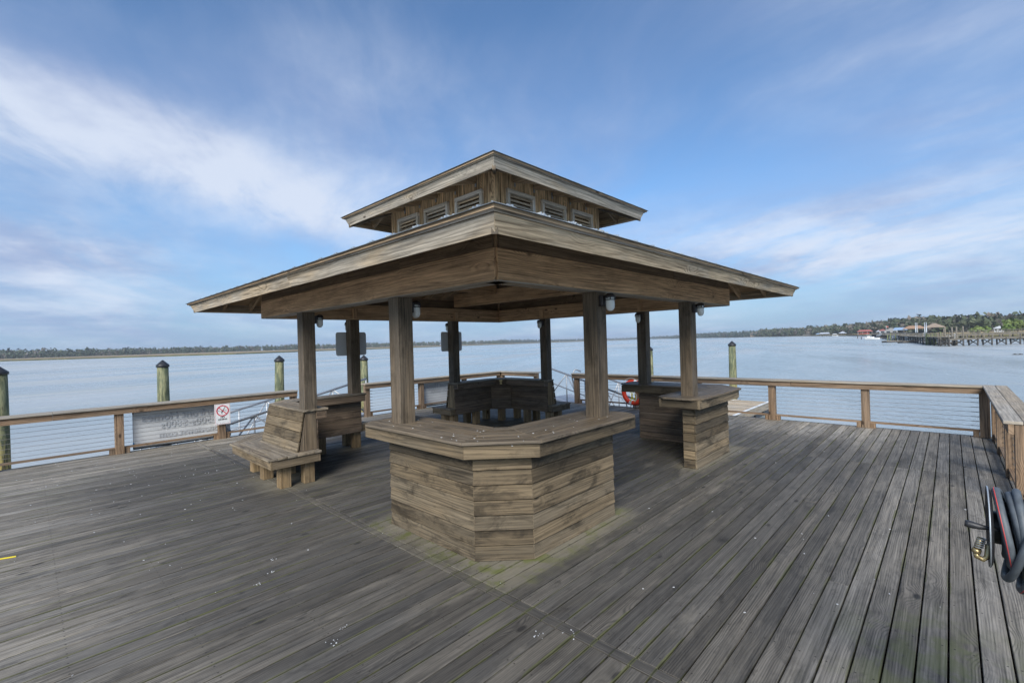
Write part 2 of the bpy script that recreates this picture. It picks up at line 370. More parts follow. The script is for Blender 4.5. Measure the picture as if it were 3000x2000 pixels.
MT['white'] = plain('white_paint', (.72, .73, .73), .5, 0, .06)
MT['whitevinyl'] = plain('vinyl_banner', (.58, .59, .59), .55, 0, .05, 3)
MT['ghost'] = plain('show_through_print', (.38, .40, .43), .6, 0, .05)
MT['ghost2'] = plain('faint_show_through_print', (.48, .495, .51), .6, 0, .05)
MT['signred'] = plain('sign_red', (.55, .02, .045), .4, 0, .05)
MT['signblack'] = plain('sign_black', (.02, .03, .035), .4, 0, .05)
MT['signback'] = plain('sign_back_aluminium', (.62, .66, .68), .55, .0, .06, 3)
MT['ringred'] = plain('life_ring_red', (.72, .045, .012), .5, 0, .08)
MT['ropey'] = plain('yellow_rope', (.75, .62, .02), .6, 0, .1)
MT['ropew'] = plain('white_rope', (.62, .63, .62), .6, 0, .1)
MT['dropping'] = plain('bird_dropping', (.50, .51, .52), .8, 0, .15, 30)
MT['yellow'] = plain('yellow_plastic', (.75, .60, .03), .45, 0, .05)
MT['blue'] = plain('blue_tape', (.03, .30, .55), .5, 0, .05)
m, Tn, b = principled('frosted_glass', (.62, .68, .66), .25); b.inputs['Transmission Weight'].default_value = .35; b.inputs['IOR'].default_value = 1.3
b.inputs['Transmission Weight'].default_value = .12; b.inputs['Base Color'].default_value = (.80, .84, .82, 1)
MT['glass'] = m
# piling: green algae film over pale pine
def piling_mat():
    m, T, b = principled('algae_piling', (.2, .22, .1), .8)
    ge = T.n('ShaderNodeNewGeometry'); x, y, z = T.sep(ge.outputs['Position'])
    s1 = T.noise(T.comb(T.m('MULTIPLY', x, 14.0), T.m('MULTIPLY', y, 14.0), T.m('MULTIPLY', z, 2.2)), 1, 5, .65, .3)
    s2 = T.noise(T.comb(T.m('MULTIPLY', x, 3.0), T.m('MULTIPLY', y, 3.0), T.m('MULTIPLY', z, .8)), 1, 3, .5)
    c = T.mix(T.mr(s1, .42, .6, 0, 1), (.07, .08, .042), (.225, .22, .115))
    c = T.mix(T.mr(s2, .45, .6, 0, .3), c, (.08, .12, .08))
    c = T.mix(T.mr(s1, .62, .70, 0, .9), c, (.07, .06, .035))
    c = T.mix(T.mr(z, -1.3, .2, 1, 0), c, T.mix(T.mr(s1, .4, .6, 0, 1), (.045, .035, .02), (.36, .28, .08)))
    T.set(b.inputs['Base Color'], c)
    bp = T.n('ShaderNodeBump'); bp.inputs['Strength'].default_value = .5; bp.inputs['Distance'].default_value = .01
    T.set(bp.inputs['Height'], s1); T.t.links.new(bp.outputs[0], b.inputs['Normal']); return m
MT['piling'] = piling_mat()
# ---------------------------------------------------------------- dimensions (metres, from the photograph)
B, ZB, E, ZE, U_, ZU = 2.773, 2.396, 3.60, 2.685, 1.79, 4.045
Q, P_, PW = 2.682, 1.21, .18
A_, Y1, CH, CUP = 2.80, 1.11, .362, 1.226
SL = 5/12
ca_, sa_ = math.cos(math.atan(SL)), math.sin(math.atan(SL))

def courses(mb, sides, z0, z1, n, gap=.005, **k):
    h = (z1-z0)/n
    for i in range(n): sides(z0+i*h+gap/2, z0+(i+1)*h-gap/2)
def sweep(mb, path, cs, ext=None, mi=0, only=None, g=None, rot=0):
    """sweep a cross-section [(offset outwards, z)...] along a plan polyline with mitred turns.
    outward is to the right of travel. ext(offset) lengthens both free ends."""
    n = len(path); P = [Vector((*p, 0)) for p in path]; dirs = [(P[i+1]-P[i]).normalized() for i in range(n-1)]
    nor = [Vector((d.y, -d.x, 0)) for d in dirs]
    def at(i, o):
        if i == 0: return P[0]+nor[0]*o-dirs[0]*(ext(o) if ext else 0)
        if i == n-1: return P[-1]+nor[-1]*o+dirs[-1]*(ext(o) if ext else 0)
        b = (nor[i-1]+nor[i]).normalized(); return P[i]+b*(o/b.dot(nor[i]))
    for i in range(n-1):
        if only is not None and i not in only: continue
        a = [at(i, o)+Vector((0, 0, z)) for o, z in cs]; c = [at(i+1, o)+Vector((0, 0, z)) for o, z in cs]
        mb.prism(a, c, dirs[i], None, mi)
def ring4(mb, cs, mi=0, breaks=None, g=None, sides=(0, 1, 2, 3)):
    """mitred square ring: cross-section [(radius, z)...] on four sides; breaks = cuts along each side as fractions"""
    for k in sides:
        c, s_ = round(math.cos(k*math.pi/2)), round(math.sin(k*math.pi/2))
        rot = lambda x, y, z: Vector((c*x-s_*y, s_*x+c*y, z))
        br = [0]+(breaks[k] if breaks else [])+[1]
        for t0, t1 in zip(br[:-1], br[1:]):
            e = .0008 if t0 > 0 else 0
            # side k=0 faces -X and runs along y
            a = [rot(-r, -r+2*r*t0+e, z) for r, z in cs]; b = [rot(-r, -r+2*r*t1, z) for r, z in cs]
            gg = rot(0, 1, 0) if g is None else rot(*g)
            mb.prism(a, b, gg, None, mi)

# ---------------------------------------------------------------- deck
mb = MB()
PITCH = .1341; y = -6.08; i = 0
DX0 = -10.5
yl = []
while y < 6.06:
    y0, y1 = y+.0045, y+PITCH-.0045
    if y1 > 6.09: y1 = 6.09
    segs = []
    # butt joints: a border strip at x=-3.03, a straight seam at 2.86, random ones in between
    xs = [DX0, -3.075]
    if rnd.random() < .7: xs.insert(1, rnd.choice((-6.9, -8.1)))
    segs += list(zip(xs[:-1], xs[1:]))
    xs = [-2.985, 2.862]
    if rnd.random() < .35: xs.insert(1, rnd.choice((-.6, .6, 1.2, -1.25)))
    segs += list(zip(xs[:-1], xs[1:])); segs.append((2.862, 6.09))
    for a, b_ in segs:
        dz = rnd.uniform(-.0018, .0018)
        mb.box((a+.0015, y0, -.036+dz), (b_-.0015, y1, dz), 'x')
    y += PITCH
# border strip board with a narrow gap on either side
yy = -6.08
while yy < 6.05:
    y2 = min(yy+3.66, 6.09); mb.box((-3.068, yy+.002, -.036), (-2.992, y2-.002, .001), 'y'); yy = y2
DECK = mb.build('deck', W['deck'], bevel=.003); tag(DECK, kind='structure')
mb = MB()
for xj in [DX0+.4+k*.6 for k in range(27)]: mb.box((xj-.03, -6.06, -.28), (xj+.03, 6.07, -.04), 'y')
mb.box((DX0, -6.13, -.30), (6.13, -6.09, -.004), 'x'); mb.box((DX0, 6.095, -.30), (6.135, 6.135, -.004), 'x'); mb.box((6.095, -6.09, -.30), (6.135, 6.094, -.004), 'y')
mb.box((DX0, -6.05, -.315), (6.05, 6.05, -.285), 'x')  # solid plate added to block bright water seen through the board gaps
tag(mb.build('deck_frame_and_gap_blocker', W['inner']), kind='structure')
# ---------------------------------------------------------------- pavilion
GZ = empty('pavilion', (0, 0, 0), 'open square timber pavilion with a two-tier roof and louvred cupola', 'pavilion')
# posts
h = PW/2
posts = {}
for (cx, cy) in ((-Q, -P_), (-Q, P_), (-P_, -Q), (P_, -Q), (-P_, Q), (P_, Q), (Q, P_), (Q, -P_)):
    mb = MB(); zb = .96
    mb.box((cx-h, cy-h, zb), (cx+h, cy+h, ZB-.001), 'z')
    mb.build('post', W['post'], GZ, bevel=.004)
# header beams: outer 2x12 face, packer, inner 2x12, with a paler underside strip
for k in range(4):
    c, s_ = round(math.cos(k*math.pi/2)), round(math.sin(k*math.pi/2))
    rot = lambda x, y, z: (c*x-s_*y, s_*x+c*y, z)
    def bx(mb, a, b_, g):
        p, q = rot(*a), rot(*b_); gg = g if k % 2 == 0 else {'x': 'y', 'y': 'x', 'z': 'z'}[g]; mb.box(p, q, gg)
    mb = MB()
    lo = -B+.035
    bx(mb, (-B, -B+.022, ZB+.012), (-B+.036, B-.022, 2.675), 'y')          # outer face board
    bx(mb, (-B+.045, -B+.08, ZB+.006), (-Q+h-.045, B-.05, 2.672), 'y')    # core
    bx(mb, (-Q+h-.04, -Q+h, ZB+.003), (-Q+h, Q-h, 2.68), 'y')             # inner board
    mb2 = mb; fz = MB(); mb = fz
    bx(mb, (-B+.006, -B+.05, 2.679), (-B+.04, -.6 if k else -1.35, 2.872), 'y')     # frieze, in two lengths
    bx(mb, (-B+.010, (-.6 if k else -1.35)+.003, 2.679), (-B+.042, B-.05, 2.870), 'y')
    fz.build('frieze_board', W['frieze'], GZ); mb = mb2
    sf = MB(); bx(sf, (-B+.002, -B+.03, ZB+.0), (-Q+h-.002, B-.03, ZB+.011), 'y'); sf.build('beam_underside_strip', W['cap'], GZ)
    mb.build('header_beam', W['beam'], GZ, bevel=.003)
    for yb in (-P_, P_):
        mb = MB(); bx(mb, (-Q+h+.001, yb-.045, ZB+.02), (-Q+h+.035, yb+.045, 2.60), 'z'); mb.build('beam_block', W['beam'], GZ)
# corner filler posts behind the notched beam ends
for sx, sy in ((-1, -1), (1, 1), (-1, 1), (1, -1)):
    mb = MB(); mb.box((sx*(B-.07), sy*(B-.07), ZB+.004), (sx*(B-.032), sy*(B-.032), 2.87), 'z'); mb.build('corner_block', W['beam'], GZ)
# two crossing ties and the cupola bearers
for sx in (-1, 1):
    mb = MB(); mb.box((sx*P_-.02, -Q+h+.04, 2.70), (sx*P_+.02, Q-h-.04, 2.985), 'y'); mb.box((sx*P_-.065, -Q+h+.04, 2.703), (sx*P_-.025, Q-h-.04, 2.98), 'y')
    mb.build('tie_beam', W['beam'], GZ, bevel=.003)
    mb = MB(); mb.box((-P_+.025, sx*P_-.02, 2.87), (P_-.07, sx*P_+.02, 3.15), 'x'); mb.build('tie_beam', W['beam'], GZ, bevel=.003)
def roof(name, r_out, z_out, r_in, z_in_extra, parent, ribs, peak=False):
    """hip roof tier: tilted fascia and trim, sheathing, rafters, ribbed metal skin"""
    top = lambda r: z_out+(r_out-r)*SL
    rf = MB()
    t = .022
    cs = [(r_out+.012, top(r_out)-.012-t), (r_out+.012, top(r_out)-.012), (r_in, top(r_in)-.006), (r_in, top(r_in)-.006-t)]
    ring4(rf, [(r, z) for r, z in cs][::-1])
    sh = rf.build('sheathing', W['under'], parent)
    # metal skin
    mt = MB(); cs = [(r_out+.030, top(r_out+.030)-.001), (r_out+.030, top(r_out+.030)+.003), (r_in, top(r_in)+.004), (r_in, top(r_in)-.002)]
    ring4(mt, cs[::-1]); mt.build('roof_skin', MT['roof_skin'], parent); mt = MB()
    nr = int(r_out*2/.3)
    for k in range(4):
        c, s_ = round(math.cos(k*math.pi/2)), round(math.sin(k*math.pi/2)); rot = lambda x, y, z: Vector((c*x-s_*y, s_*x+c*y, z))
        for i in range(nr):
            yv = -r_out+.14+i*.3
            if yv > r_out-.05: break
            ri = max(r_in, abs(yv)+.02); 
            if ri > r_out: continue
            for dy in (0, .038):
                a = rot(-r_out-.026, yv+dy, top(r_out+.026)+.004); b_ = rot(-ri, yv+dy, top(ri)+.004)
                mt.bar(a, b_, .009, .004)
            mt.box(tuple(rot(-r_out+.0, yv-.006, top(r_out)+.0)), tuple(rot(-r_out+.02, yv+.008, top(r_out)+.016)), 'z'); mt.box(tuple(rot(-r_out+.0, yv+.03, top(r_out)+.0)), tuple(rot(-r_out+.02, yv+.044, top(r_out)+.013)), 'z')
    mt.build('roof_ribs', MT['galv'], parent)
    if r_out > 3:      # short pale flashing caps on the slope below the louvres
        for k in range(4):
            c, s_ = round(math.cos(k*math.pi/2)), round(math.sin(k*math.pi/2)); rot = lambda x, y, z: (c*x-s_*y, s_*x+c*y, z)
            for yv in (-.74, -.02, .70):
                for dy, hh_, wd_ in ((-.12, .050, .03), (.0, .062, .025), (.06, .066, .02), (-.05, .045, .12)):
                    mt = MB(); mt.box(rot(-1.62, yv+dy, top(1.62)+.004), rot(-1.50, yv+dy+wd_, top(1.62)+.004+hh_), 'y'); mt.build('flashing_cap', MT['roof_metal'], parent)
    # fascia (leans in with the rafters) and trim above
    fa = MB()
    o0, z0 = r_out-.025, z_out-.045; L = .118
    cs = [(o0, z0), (o0-L*sa_-.002, z0-L*ca_), (o0-L*sa_-.038, z0-L*ca_+.015), (o0-.036, z0+.015)]
    br = [[.43], [], [.5], []] if r_out > 3 else [[], [.0+.55], [], []]
    if r_out < 3: br = None
    ring4(fa, cs, breaks=br)
    fa.build('fascia', W['fascia'], parent, bevel=.002)
    tr = MB()
    cs = [(r_out+.006, z_out-.004), (r_out-.012, z_out-.047), (r_out-.055, z_out-.029), (r_out-.037, z_out+.012)]
    ring4(tr, cs, breaks=[[.3], [.62], [.5], [.5]] if r_out > 3 else None)
    tr.build('trim_board', W['trim'], parent, bevel=.002)
    # rafters
    ro = o0-.045
    dep = .118 if r_out > 3 else .138
    zt = lambda r: top(r)-.012-t-.004
    ri0 = r_in-(0 if not peak else 0)
    for k in range(4):
        c, s_ = round(math.cos(k*math.pi/2)), round(math.sin(k*math.pi/2)); rot = lambda x, y, z: Vector((c*x-s_*y, s_*x+c*y, z))
        n = int(2*ro/.40)
        st = 2*ro/n
        for i in range(1, n):
            yv = -ro+i*st
            ri = max(r_in+.02, abs(yv)+.04)
            if ri > ro-.08: continue
            w_ = .019
            q = lambda r, dz: [rot(-r, yv+sg*w_, zt(r)+dz) for sg in (-1, 1)]
            a0, a1 = q(ro, -dep); a2, a3 = q(ro, 0); b0, b1 = q(ri, -dep); b2, b3 = q(ri, 0)
            ra = MB(); ra.prism([a0, a1, a3, a2], [b0, b1, b3, b2], rot(1, 0, 0)); ra.build('rafter', W['under'], parent)
            if r_out < 3 and abs(yv) < CUP:     # tails drop deeper where they bear on the cupola wall
                c0, c1 = q(ro, -.136), q(CUP+.004, -.20); e0, e1 = q(ro, -.10), q(CUP+.004, -.10)
                w2 = rot(0, .002, 0)
                ra = MB(); ra.prism([c0[0]-w2, c0[1]+w2, e0[1]+w2, e0[0]-w2], [c1[0]-w2, c1[1]+w2, e1[1]+w2, e1[0]-w2], rot(1, 0, 0)); ra.build('rafter_tail', W['under'], parent)
        # hip rafter
        d = Vector((1, -1, 0)).normalized()*.02
        hr = lambda r, dz, sg: rot(-r+sg*d.x, -r+sg*d.y, zt(r)-.012+dz)
        ri = r_in+.01
        ra = MB(); ra.prism([hr(ro, -dep-.02, -1), hr(ro, -dep-.02, 1), hr(ro, 0, 1), hr(ro, 0, -1)], [hr(ri, -dep-.02, -1), hr(ri, -dep-.02, 1), hr(ri, 0, 1), hr(ri, 0, -1)], rot(1, 1, 0)); ra.build('hip_rafter', W['post'], parent)
    if peak:
        pk = MB(); zp = top(0)
        return
RF = empty('roof', (0, 0, 0)); RF.parent = GZ
roof('roof', E, ZE, CUP-.03, 0, RF, True)
UR = empty('upper_roof', (0, 0, 0)); UR.parent = GZ
roof('upper', U_, ZU, .03, 0, UR, True, True)
# cupola wall: corner boards, vertical siding, three framed louvres a side
CU = empty('cupola', (0, 0, 0)); CU.parent = GZ
Cz0, Cz1 = 3.16, 4.20; wz0, wz1 = 3.60, 3.905
wins = [(-1.0+.03, -.44-.03), (-.28+.03, .29-.03), (.45+.03, 1.01-.03)]
wall = MB()
for k in range(4):
    c, s_ = round(math.cos(k*math.pi/2)), round(math.sin(k*math.pi/2)); rot = lambda x, y, z: Vector((c*x-s_*y, s_*x+c*y, z))
    def bb(mb, a, b_, g):
        gg = g if (k % 2 == 0 or g == 'z') else {'x': 'y', 'y': 'x'}[g]; mb.box(tuple(rot(*a)), tuple(rot(*b_)), gg)
    # siding strips 0.10 wide; cut round the openings
    yv = -CUP+.09
    while yv < CUP-.095:
        y2 = min(yv+.098, CUP-.09)
        cuts = [(a, b_) for a, b_ in wins if a < y2-.005 and b_ > yv+.005]
        yy0 = yv
        edges = sorted({yv, y2, *[e for wn in wins for e in wn if yv < e < y2]})
        for e0, e1 in zip(edges[:-1], edges[1:]):
            mid = (e0+e1)/2; inw = any(a < mid < b_ for a, b_ in wins)
            for z0, z1 in (((Cz0, wz0), (wz1, Cz1)) if inw else ((Cz0, Cz1),)):
                bb(wall, (-CUP+.012, e0+.0015, z0), (-CUP+.034, e1-.0015, z1), 'z')
        yv = y2
    cor = MB(); bb(cor, (-CUP, -CUP, Cz0), (-CUP+.03, -CUP+.13, Cz1), 'z'); cor.build('corner_board', W['siding'], CU, bevel=.002)
    cor = MB(); bb(cor, (-CUP, CUP-.10, Cz0), (-CUP+.03, CUP-.0305, Cz1), 'z'); cor.build('corner_board', W['siding'], CU, bevel=.002)
    bb(wall, (-CUP+.04, -CUP+.04, Cz1-.09), (-CUP+.12, CUP-.04, Cz1-.02), 'y')
    for a, b_ in wins:
        fr = MB(); xo = -CUP-.03
        fw = .06
        bb(fr, (xo, a-.03, wz1-.022), (xo+.06, b_+.03, wz1+.03), 'y'); bb(fr, (xo, a-.03, wz0-.03), (xo+.06, b_+.03, wz0+.012), 'y')
        bb(fr, (xo+.001, a-.03, wz0+.013), (xo+.06, a+.018, wz1-.023), 'z'); bb(fr, (xo+.001, b_-.018, wz0+.013), (xo+.06, b_+.03, wz1-.023), 'z')
        fo = fr.build('louvre_window', W['frame'], GZ, bevel=.003)
        sl = MB(); n = 5
        for i in range(n):
            z = wz0+.05+i*(wz1-wz0-.03)/n
            q0 = [rot(-CUP-.004, a+.013, z-.008), rot(-CUP-.004, a+.013, z-.034), rot(-CUP+.045, a+.013, z+.010), rot(-CUP+.045, a+.013, z+.024)]
            q1 = [p+rot(0, b_-a-.026, 0) for p in q0]
            sl.prism(q0, q1, rot(0, 1, 0))
        so_ = sl.build('louvre_slats', W['fascia'], fo)
    # hurricane ties at the rafter seats
wall.build('siding', W['siding'], CU)
for k in range(4):
    c, s_ = round(math.cos(k*math.pi/2)), round(math.sin(k*math.pi/2)); rot = lambda x, y, z: (c*x-s_*y, s_*x+c*y, z)
    for yv in (-.86, -.43, .02, .43, .83):
        ti = MB(); ti.box(rot(-CUP+.001, yv-.012, 4.00), rot(-CUP+.008, yv+.016, 4.09), 'z'); ti.build('metal_tie', MT['galv'], CU)

# ---------------------------------------------------------------- corner counters
PATH = [(-A_, -Y1), (-A_, -A_+CH), (-A_+CH, -A_), (-Y1, -A_)]     # outward is to the right of travel
def rotp(path, k):
    c, s_ = round(math.cos(k*math.pi/2)), round(math.sin(k*math.pi/2)); return [(c*x-s_*y, s_*x+c*y) for x, y in path]
def end_caps(mb, path, o0, o1, z0, z1, t=.02, out=.001):
    """a board closing each free end of the run, between offsets o0 and o1"""
    for i, j in ((0, 1), (-1, -2)):
        a = Vector((*path[i], 0)); b_ = Vector((*path[j], 0)); d = (a-b_).normalized()
        n = Vector((d.y, -d.x, 0)) if i == -1 else Vector((-d.y, d.x, 0))
        q = [a+d*out+n*o0, a+d*out+n*o1, a-d*t+n*o1, a-d*t+n*o0]
        mb.prism([p+Vector((0, 0, z0)) for p in q], [p+Vector((0, 0, z1)) for p in q], n)
def counter(k, zt, label):
    path = rotp(PATH, k)
    c, s_ = round(math.cos(k*math.pi/2)), round(math.sin(k*math.pi/2))
    root = empty('bar_counter', (c*-2.5-s_*-2.5, s_*-2.5+c*-2.5, 0), label, 'bar counter', 'corner bar counters under the pavilion')
    zs = zt-.155
    mb = MB()
    hh = zs/7
    for i in range(7):
        z0, z1 = i*hh+.0045, (i+1)*hh-.0045
        sweep(mb, path, [(0.006, z0), (-.006, z1), (-.024, z1), (-.020, z0)], ext=lambda o: .001)
        end_caps(mb, path, -.0235, -.189, z0, z1, .02, 0)
    mb.build('plank_siding', W['plank'], root, bevel=.0025)
    mb = MB()
    for i in range(7):
        z0, z1 = i*hh+.0045, (i+1)*hh-.0045
        sweep(mb, path, [(-.19, z0), (-.19, z1), (-.175, z1), (-.175, z0)][::-1], ext=lambda o: -.021)
    mb.build('inner_planks', W['inner'], root)
    mb = MB()
    sweep(mb, path, [(-.03, .01), (-.03, zs-.01), (-.17, zs-.01), (-.17, .01)], ext=lambda o: -.03); mb.build('core', MT['dark_metal'], root)  # dark filler added so the gaps between planks read as shadow
    mb = MB()      # apron
    e1 = lambda o: .18 if o > -.3 else .18
    sweep(mb, path, [(.155, zt-.150), (.155, zt-.030), (.125, zt-.030), (.125, zt-.150)], ext=lambda o: .22)
    sweep(mb, path, [(-.41, zt-.150), (-.41, zt-.030), (-.44, zt-.030), (-.44, zt-.150)], ext=lambda o: .22)
    end_caps(mb, [path[0]]+path[1:-1]+[path[-1]], .12, -.405, zt-.150, zt-.030, .0, .22)
    for i, j in ((0, 1), (-1, -2)):
        a = Vector((*path[i], 0)); b_ = Vector((*path[j], 0)); d = (a-b_).normalized(); n = Vector((d.y, -d.x, 0)) if i == -1 else Vector((-d.y, d.x, 0))
        q = [a+d*.191+n*.124, a+d*.191+n*-.409, a+d*.219+n*-.409, a+d*.219+n*.124]
        q = q if i == 0 else q
        mb.prism([p+Vector((0, 0, zt-.148)) for p in q], [p+Vector((0, 0, zt-.031)) for p in q], n)
    mb.build('apron', W['plank'], root, bevel=.003)
    mb = MB()      # countertop boards, mitred at the chamfer, ends clipped
    offs = [.19, .055, -.08, -.215, -.35, -.47]
    def ext(o):
        return .28-max(0, o-.06)*.95-max(0, -.38-o)*1.2
    for o0, o1 in zip(offs[:-1], offs[1:]):
        o0 -= .0015; o1 += .0015; z0, z1 = zt-.028, zt
        sweep(mb, path, [(o0, z0), (o0, z1), (o1, z1), (o1, z0)], ext=ext)
    mb.build('countertop', W['top'], root, bevel=.004)
    return root
counter(0, 1.07, 'plank-sided bar counter with a chamfered front corner, nearest the camera')
counter(1, 1.04, 'plank-sided bar counter under the right corner of the pavilion, beside the orange life ring')

# ---------------------------------------------------------------- corner benches
def bench(k, label, latch):
    path = rotp(PATH, k); c, s_ = round(math.cos(k*math.pi/2)), round(math.sin(k*math.pi/2))
    R3 = lambda x, y, z=0: (c*x-s_*y, s_*x+c*y, z)
    root = empty('corner_bench', R3(-2.9, -2.9), label, 'bench', 'corner benches under the pavilion')
    zs = .452; ext0 = lambda o: .10
    mb = MB()
    offs = [.51, .385, .26, .135, .005, -.10, -.2]
    for o0, o1 in zip(offs[:-1], offs[1:]):
        def ex(o, b=o0): return .12-max(0, o-.49)*1.0
        sweep(mb, path, [(o0-.002, zs-.030), (o0-.002, zs), (o1+.002, zs), (o1+.002, zs-.030)], ext=ex)
    mb.build('seat', W['seat'], root, bevel=.003)
    mb = MB()
    sweep(mb, path, [(.475, zs-.150), (.475, zs-.032), (.445, zs-.032), (.445, zs-.150)], ext=lambda o: .095)
    sweep(mb, path, [(-.165, zs-.150), (-.165, zs-.032), (-.19, zs-.032), (-.19, zs-.150)], ext=lambda o: .095)
    for i, j in ((0, 1), (-1, -2)):
        a = Vector((*path[i], 0)); b_ = Vector((*path[j], 0)); d = (a-b_).normalized(); n = Vector((d.y, -d.x, 0)) if i == -1 else Vector((-d.y, d.x, 0))
        q = [a+d*.066+n*.444, a+d*.066+n*-.164, a+d*.094+n*-.164, a+d*.094+n*.444]
        mb.prism([p+Vector((0, 0, zs-.149)) for p in q], [p+Vector((0, 0, zs-.033)) for p in q], n)
    mb.build('apron', W['darkapron'], root, bevel=.003)
    # backrest: four raked boards, outside
    zt = 1.025; mb = MB(); nb = 4; hh = (zt-.028-zs)/nb
    rake = lambda z: .10-(z-zs)/(zt-zs)*.105
    for i in range(nb):
        z0, z1 = zs+i*hh+.0045, zs+(i+1)*hh-.0045
        sweep(mb, path, [(rake(z0), z0), (rake(z1), z1), (rake(z1)-.022, z1), (rake(z0)-.022, z0)], ext=lambda o: .0)
    mb.build('backrest', W['plank'], root, bevel=.0025)
    mb = MB(); hh = (zt-.028-.30)/5
    for i in range(5):
        z0, z1 = .30+i*hh+.002, .30+(i+1)*hh-.002
        sweep(mb, path, [(-.190, z0), (-.190, z1), (-.212, z1), (-.212, z0)], ext=lambda o: -.022)
    mb.build('inner_panel', W['inner'], root)
    # end uprights
    for i, j in ((0, 1), (-1, -2)):
        mb = MB()
        a = Vector((*path[i], 0)); b_ = Vector((*path[j], 0)); d = (a-b_).normalized(); n = Vector((d.y, -d.x, 0)) if i == -1 else Vector((-d.y, d.x, 0))
        V = lambda o, z, t: a+n*o-d*t+Vector((0, 0, z))
        prof = [(-.188, zs+.002), (-.188, zt-.03), (-.035, zt-.03), (.055, zs+.002)]
        mb.prism([V(o, z, .012) for o, z in prof], [V(o, z, .052) for o, z in prof], (0, 0, 1))
        mb.build('end_upright', W['leg'] if k == 2 else W['post'], root, bevel=.003)
    mb = MB()
    offs = [-.002, -.13, -.26, -.355]
    for o0, o1 in zip(offs[:-1], offs[1:]):
        sweep(mb, path, [(o0-.001, zt-.027), (o0-.001, zt), (o1+.001, zt), (o1+.001, zt-.027)], ext=lambda o: .02)
    mb.build('ledge', W['seat'], root, bevel=.003)
    mb = MB()
    sweep(mb, path, [(-.315, zt-.145), (-.315, zt-.029), (-.34, zt-.029), (-.34, zt-.145)], ext=lambda o: 0)
    for i, j in ((0, 1), (-1, -2)):
        a = Vector((*path[i], 0)); b_ = Vector((*path[j], 0)); d = (a-b_).normalized(); n = Vector((d.y, -d.x, 0)) if i == -1 else Vector((-d.y, d.x, 0))
        q = [a-d*.028+n*-.19, a-d*.028+n*-.314, a-d*.001+n*-.314, a-d*.001+n*-.19]
        mb.prism([p+Vector((0, 0, zt-.144)) for p in q], [p+Vector((0, 0, zt-.030)) for p in q], n)
    mb.build('ledge_apron', W['inner'], root, bevel=.002)
    # cabinet front across the inner corner
    mb = MB()
    for z0, z1 in ((.30, .56), (.565, .86)):
        a, b_ = Vector(R3(-2.588, -2.25)), Vector(R3(-2.25, -2.588)); n = Vector(R3(1, 1)).normalized()*.02
        q = [a, b_, b_+n, a+n]; mb.prism([p+Vector((0, 0, z0)) for p in q], [p+Vector((0, 0, z1)) for p in q], b_-a)
    mb.build('cabinet_front', W['inner'], root)
    if latch:
        mb = MB(); ctr = Vector(R3(-2.305, -2.305, .955)); n = Vector(R3(1, 1)).normalized(); t = n.cross(Vector((0, 0, 1)))
        for dz, hw, hh2 in ((.035, .035, .02), (-.03, .025, .02), (0, .012, .03)):
            q = [ctr-t*hw, ctr+t*hw, ctr+t*hw+n*.012, ctr-t*hw+n*.012]
            mb.prism([p+Vector((0, 0, dz-hh2)) for p in q], [p+Vector((0, 0, dz+hh2)) for p in q], t)
        mb.build('latch', MT['brass'], root)
    # legs
    spots = [(-3.045, -1.20), (-2.725, -1.19), (-3.045, -1.86), (-2.725, -1.86), (-1.20, -3.045), (-1.19, -2.725), (-1.86, -3.045), (-1.86, -2.725), (-2.55, -2.55), (-2.85, -2.85), (-3.0, -2.45), (-2.45, -3.0)]
    for (lx, ly) in spots:
        mb = MB(); p = R3(lx, ly); mb.box((p[0]-.07, p[1]-.07, 0), (p[0]+.07, p[1]+.07, zs-.032), 'z'); mb.build('leg', W['leg'], root, bevel=.003)
    return root
bench(3, 'outward-facing corner bench with a raked plank back, under the left pavilion corner', False)
bench(2, 'outward-facing corner bench at the pavilion far corner, with a brass latch inside', True)

# ---------------------------------------------------------------- bulkhead lamps hanging on the posts
def lamp(cx, cy, dx, dy, label, zt=2.375):
    """cx,cy post centre; dx,dy the face it is screwed to"""
    root = empty('bulkhead_lamp', (cx+dx*h, cy+dy*h, zt-.08), label, 'wall lamp', 'bulkhead lamps on the pavilion posts')
    b0 = Vector((cx+dx*(h+.002), cy+dy*(h+.002), 0)); d = Vector((dx, dy, 0)); s_ = Vector((-dy, dx, 0))
    mb = MB(); q = [b0-s_*.052, b0+s_*.052, b0+s_*.052+d*.045, b0-s_*.052+d*.045]
    mb.prism([p+Vector((0, 0, zt-.135)) for p in q], [p+Vector((0, 0, zt-.02)) for p in q], (0, 0, 1)); mb.build('mounting_box', MT['dark_metal'], root, bevel=.006)
    ctr = b0+d*.105+Vector((0, 0, zt))
    mb = MB(); mb.lathe(ctr, [(.0, 0), (.03, -.004), (.047, -.018), (.052, -.032), (.052, -.044), (.0, -.045)], 16)
    mb.tube([b0+d*.04+Vector((0, 0, zt-.04)), ctr+Vector((0, 0, -.02))], .02, 8)
    for zz in (-.044, -.072): mb.tube([ctr+Vector((math.cos(t)*.051, math.sin(t)*.051, zz)) for t in [2*math.pi*i/16 for i in range(17)]], .0045, 6)
    for t in range(4):
        an = t*math.pi/2+.6; mb.tube([ctr+Vector((math.cos(an)*.051, math.sin(an)*.051, -.03)), ctr+Vector((math.cos(an)*.051, math.sin(an)*.051, -.075))], .005, 5)
    mb.tube([ctr+s_*.05+Vector((0, 0, -.055)), ctr+s_*.068+Vector((0, 0, -.055))], .005, 5); mb.tube([ctr-s_*.05+Vector((0, 0, -.055)), ctr-s_*.068+Vector((0, 0, -.055))], .005, 5)
    mb.build('guard', MT['dark_metal'], root)
    mb = MB(); mb.lathe(ctr, [(.0, -.045), (.044, -.046), (.046, -.10), (.046, -.135), (.042, -.16), (.031, -.178), (.016, -.188), (0, -.190)], 20)
    mb.build('glass_jar', MT['glass'], root)
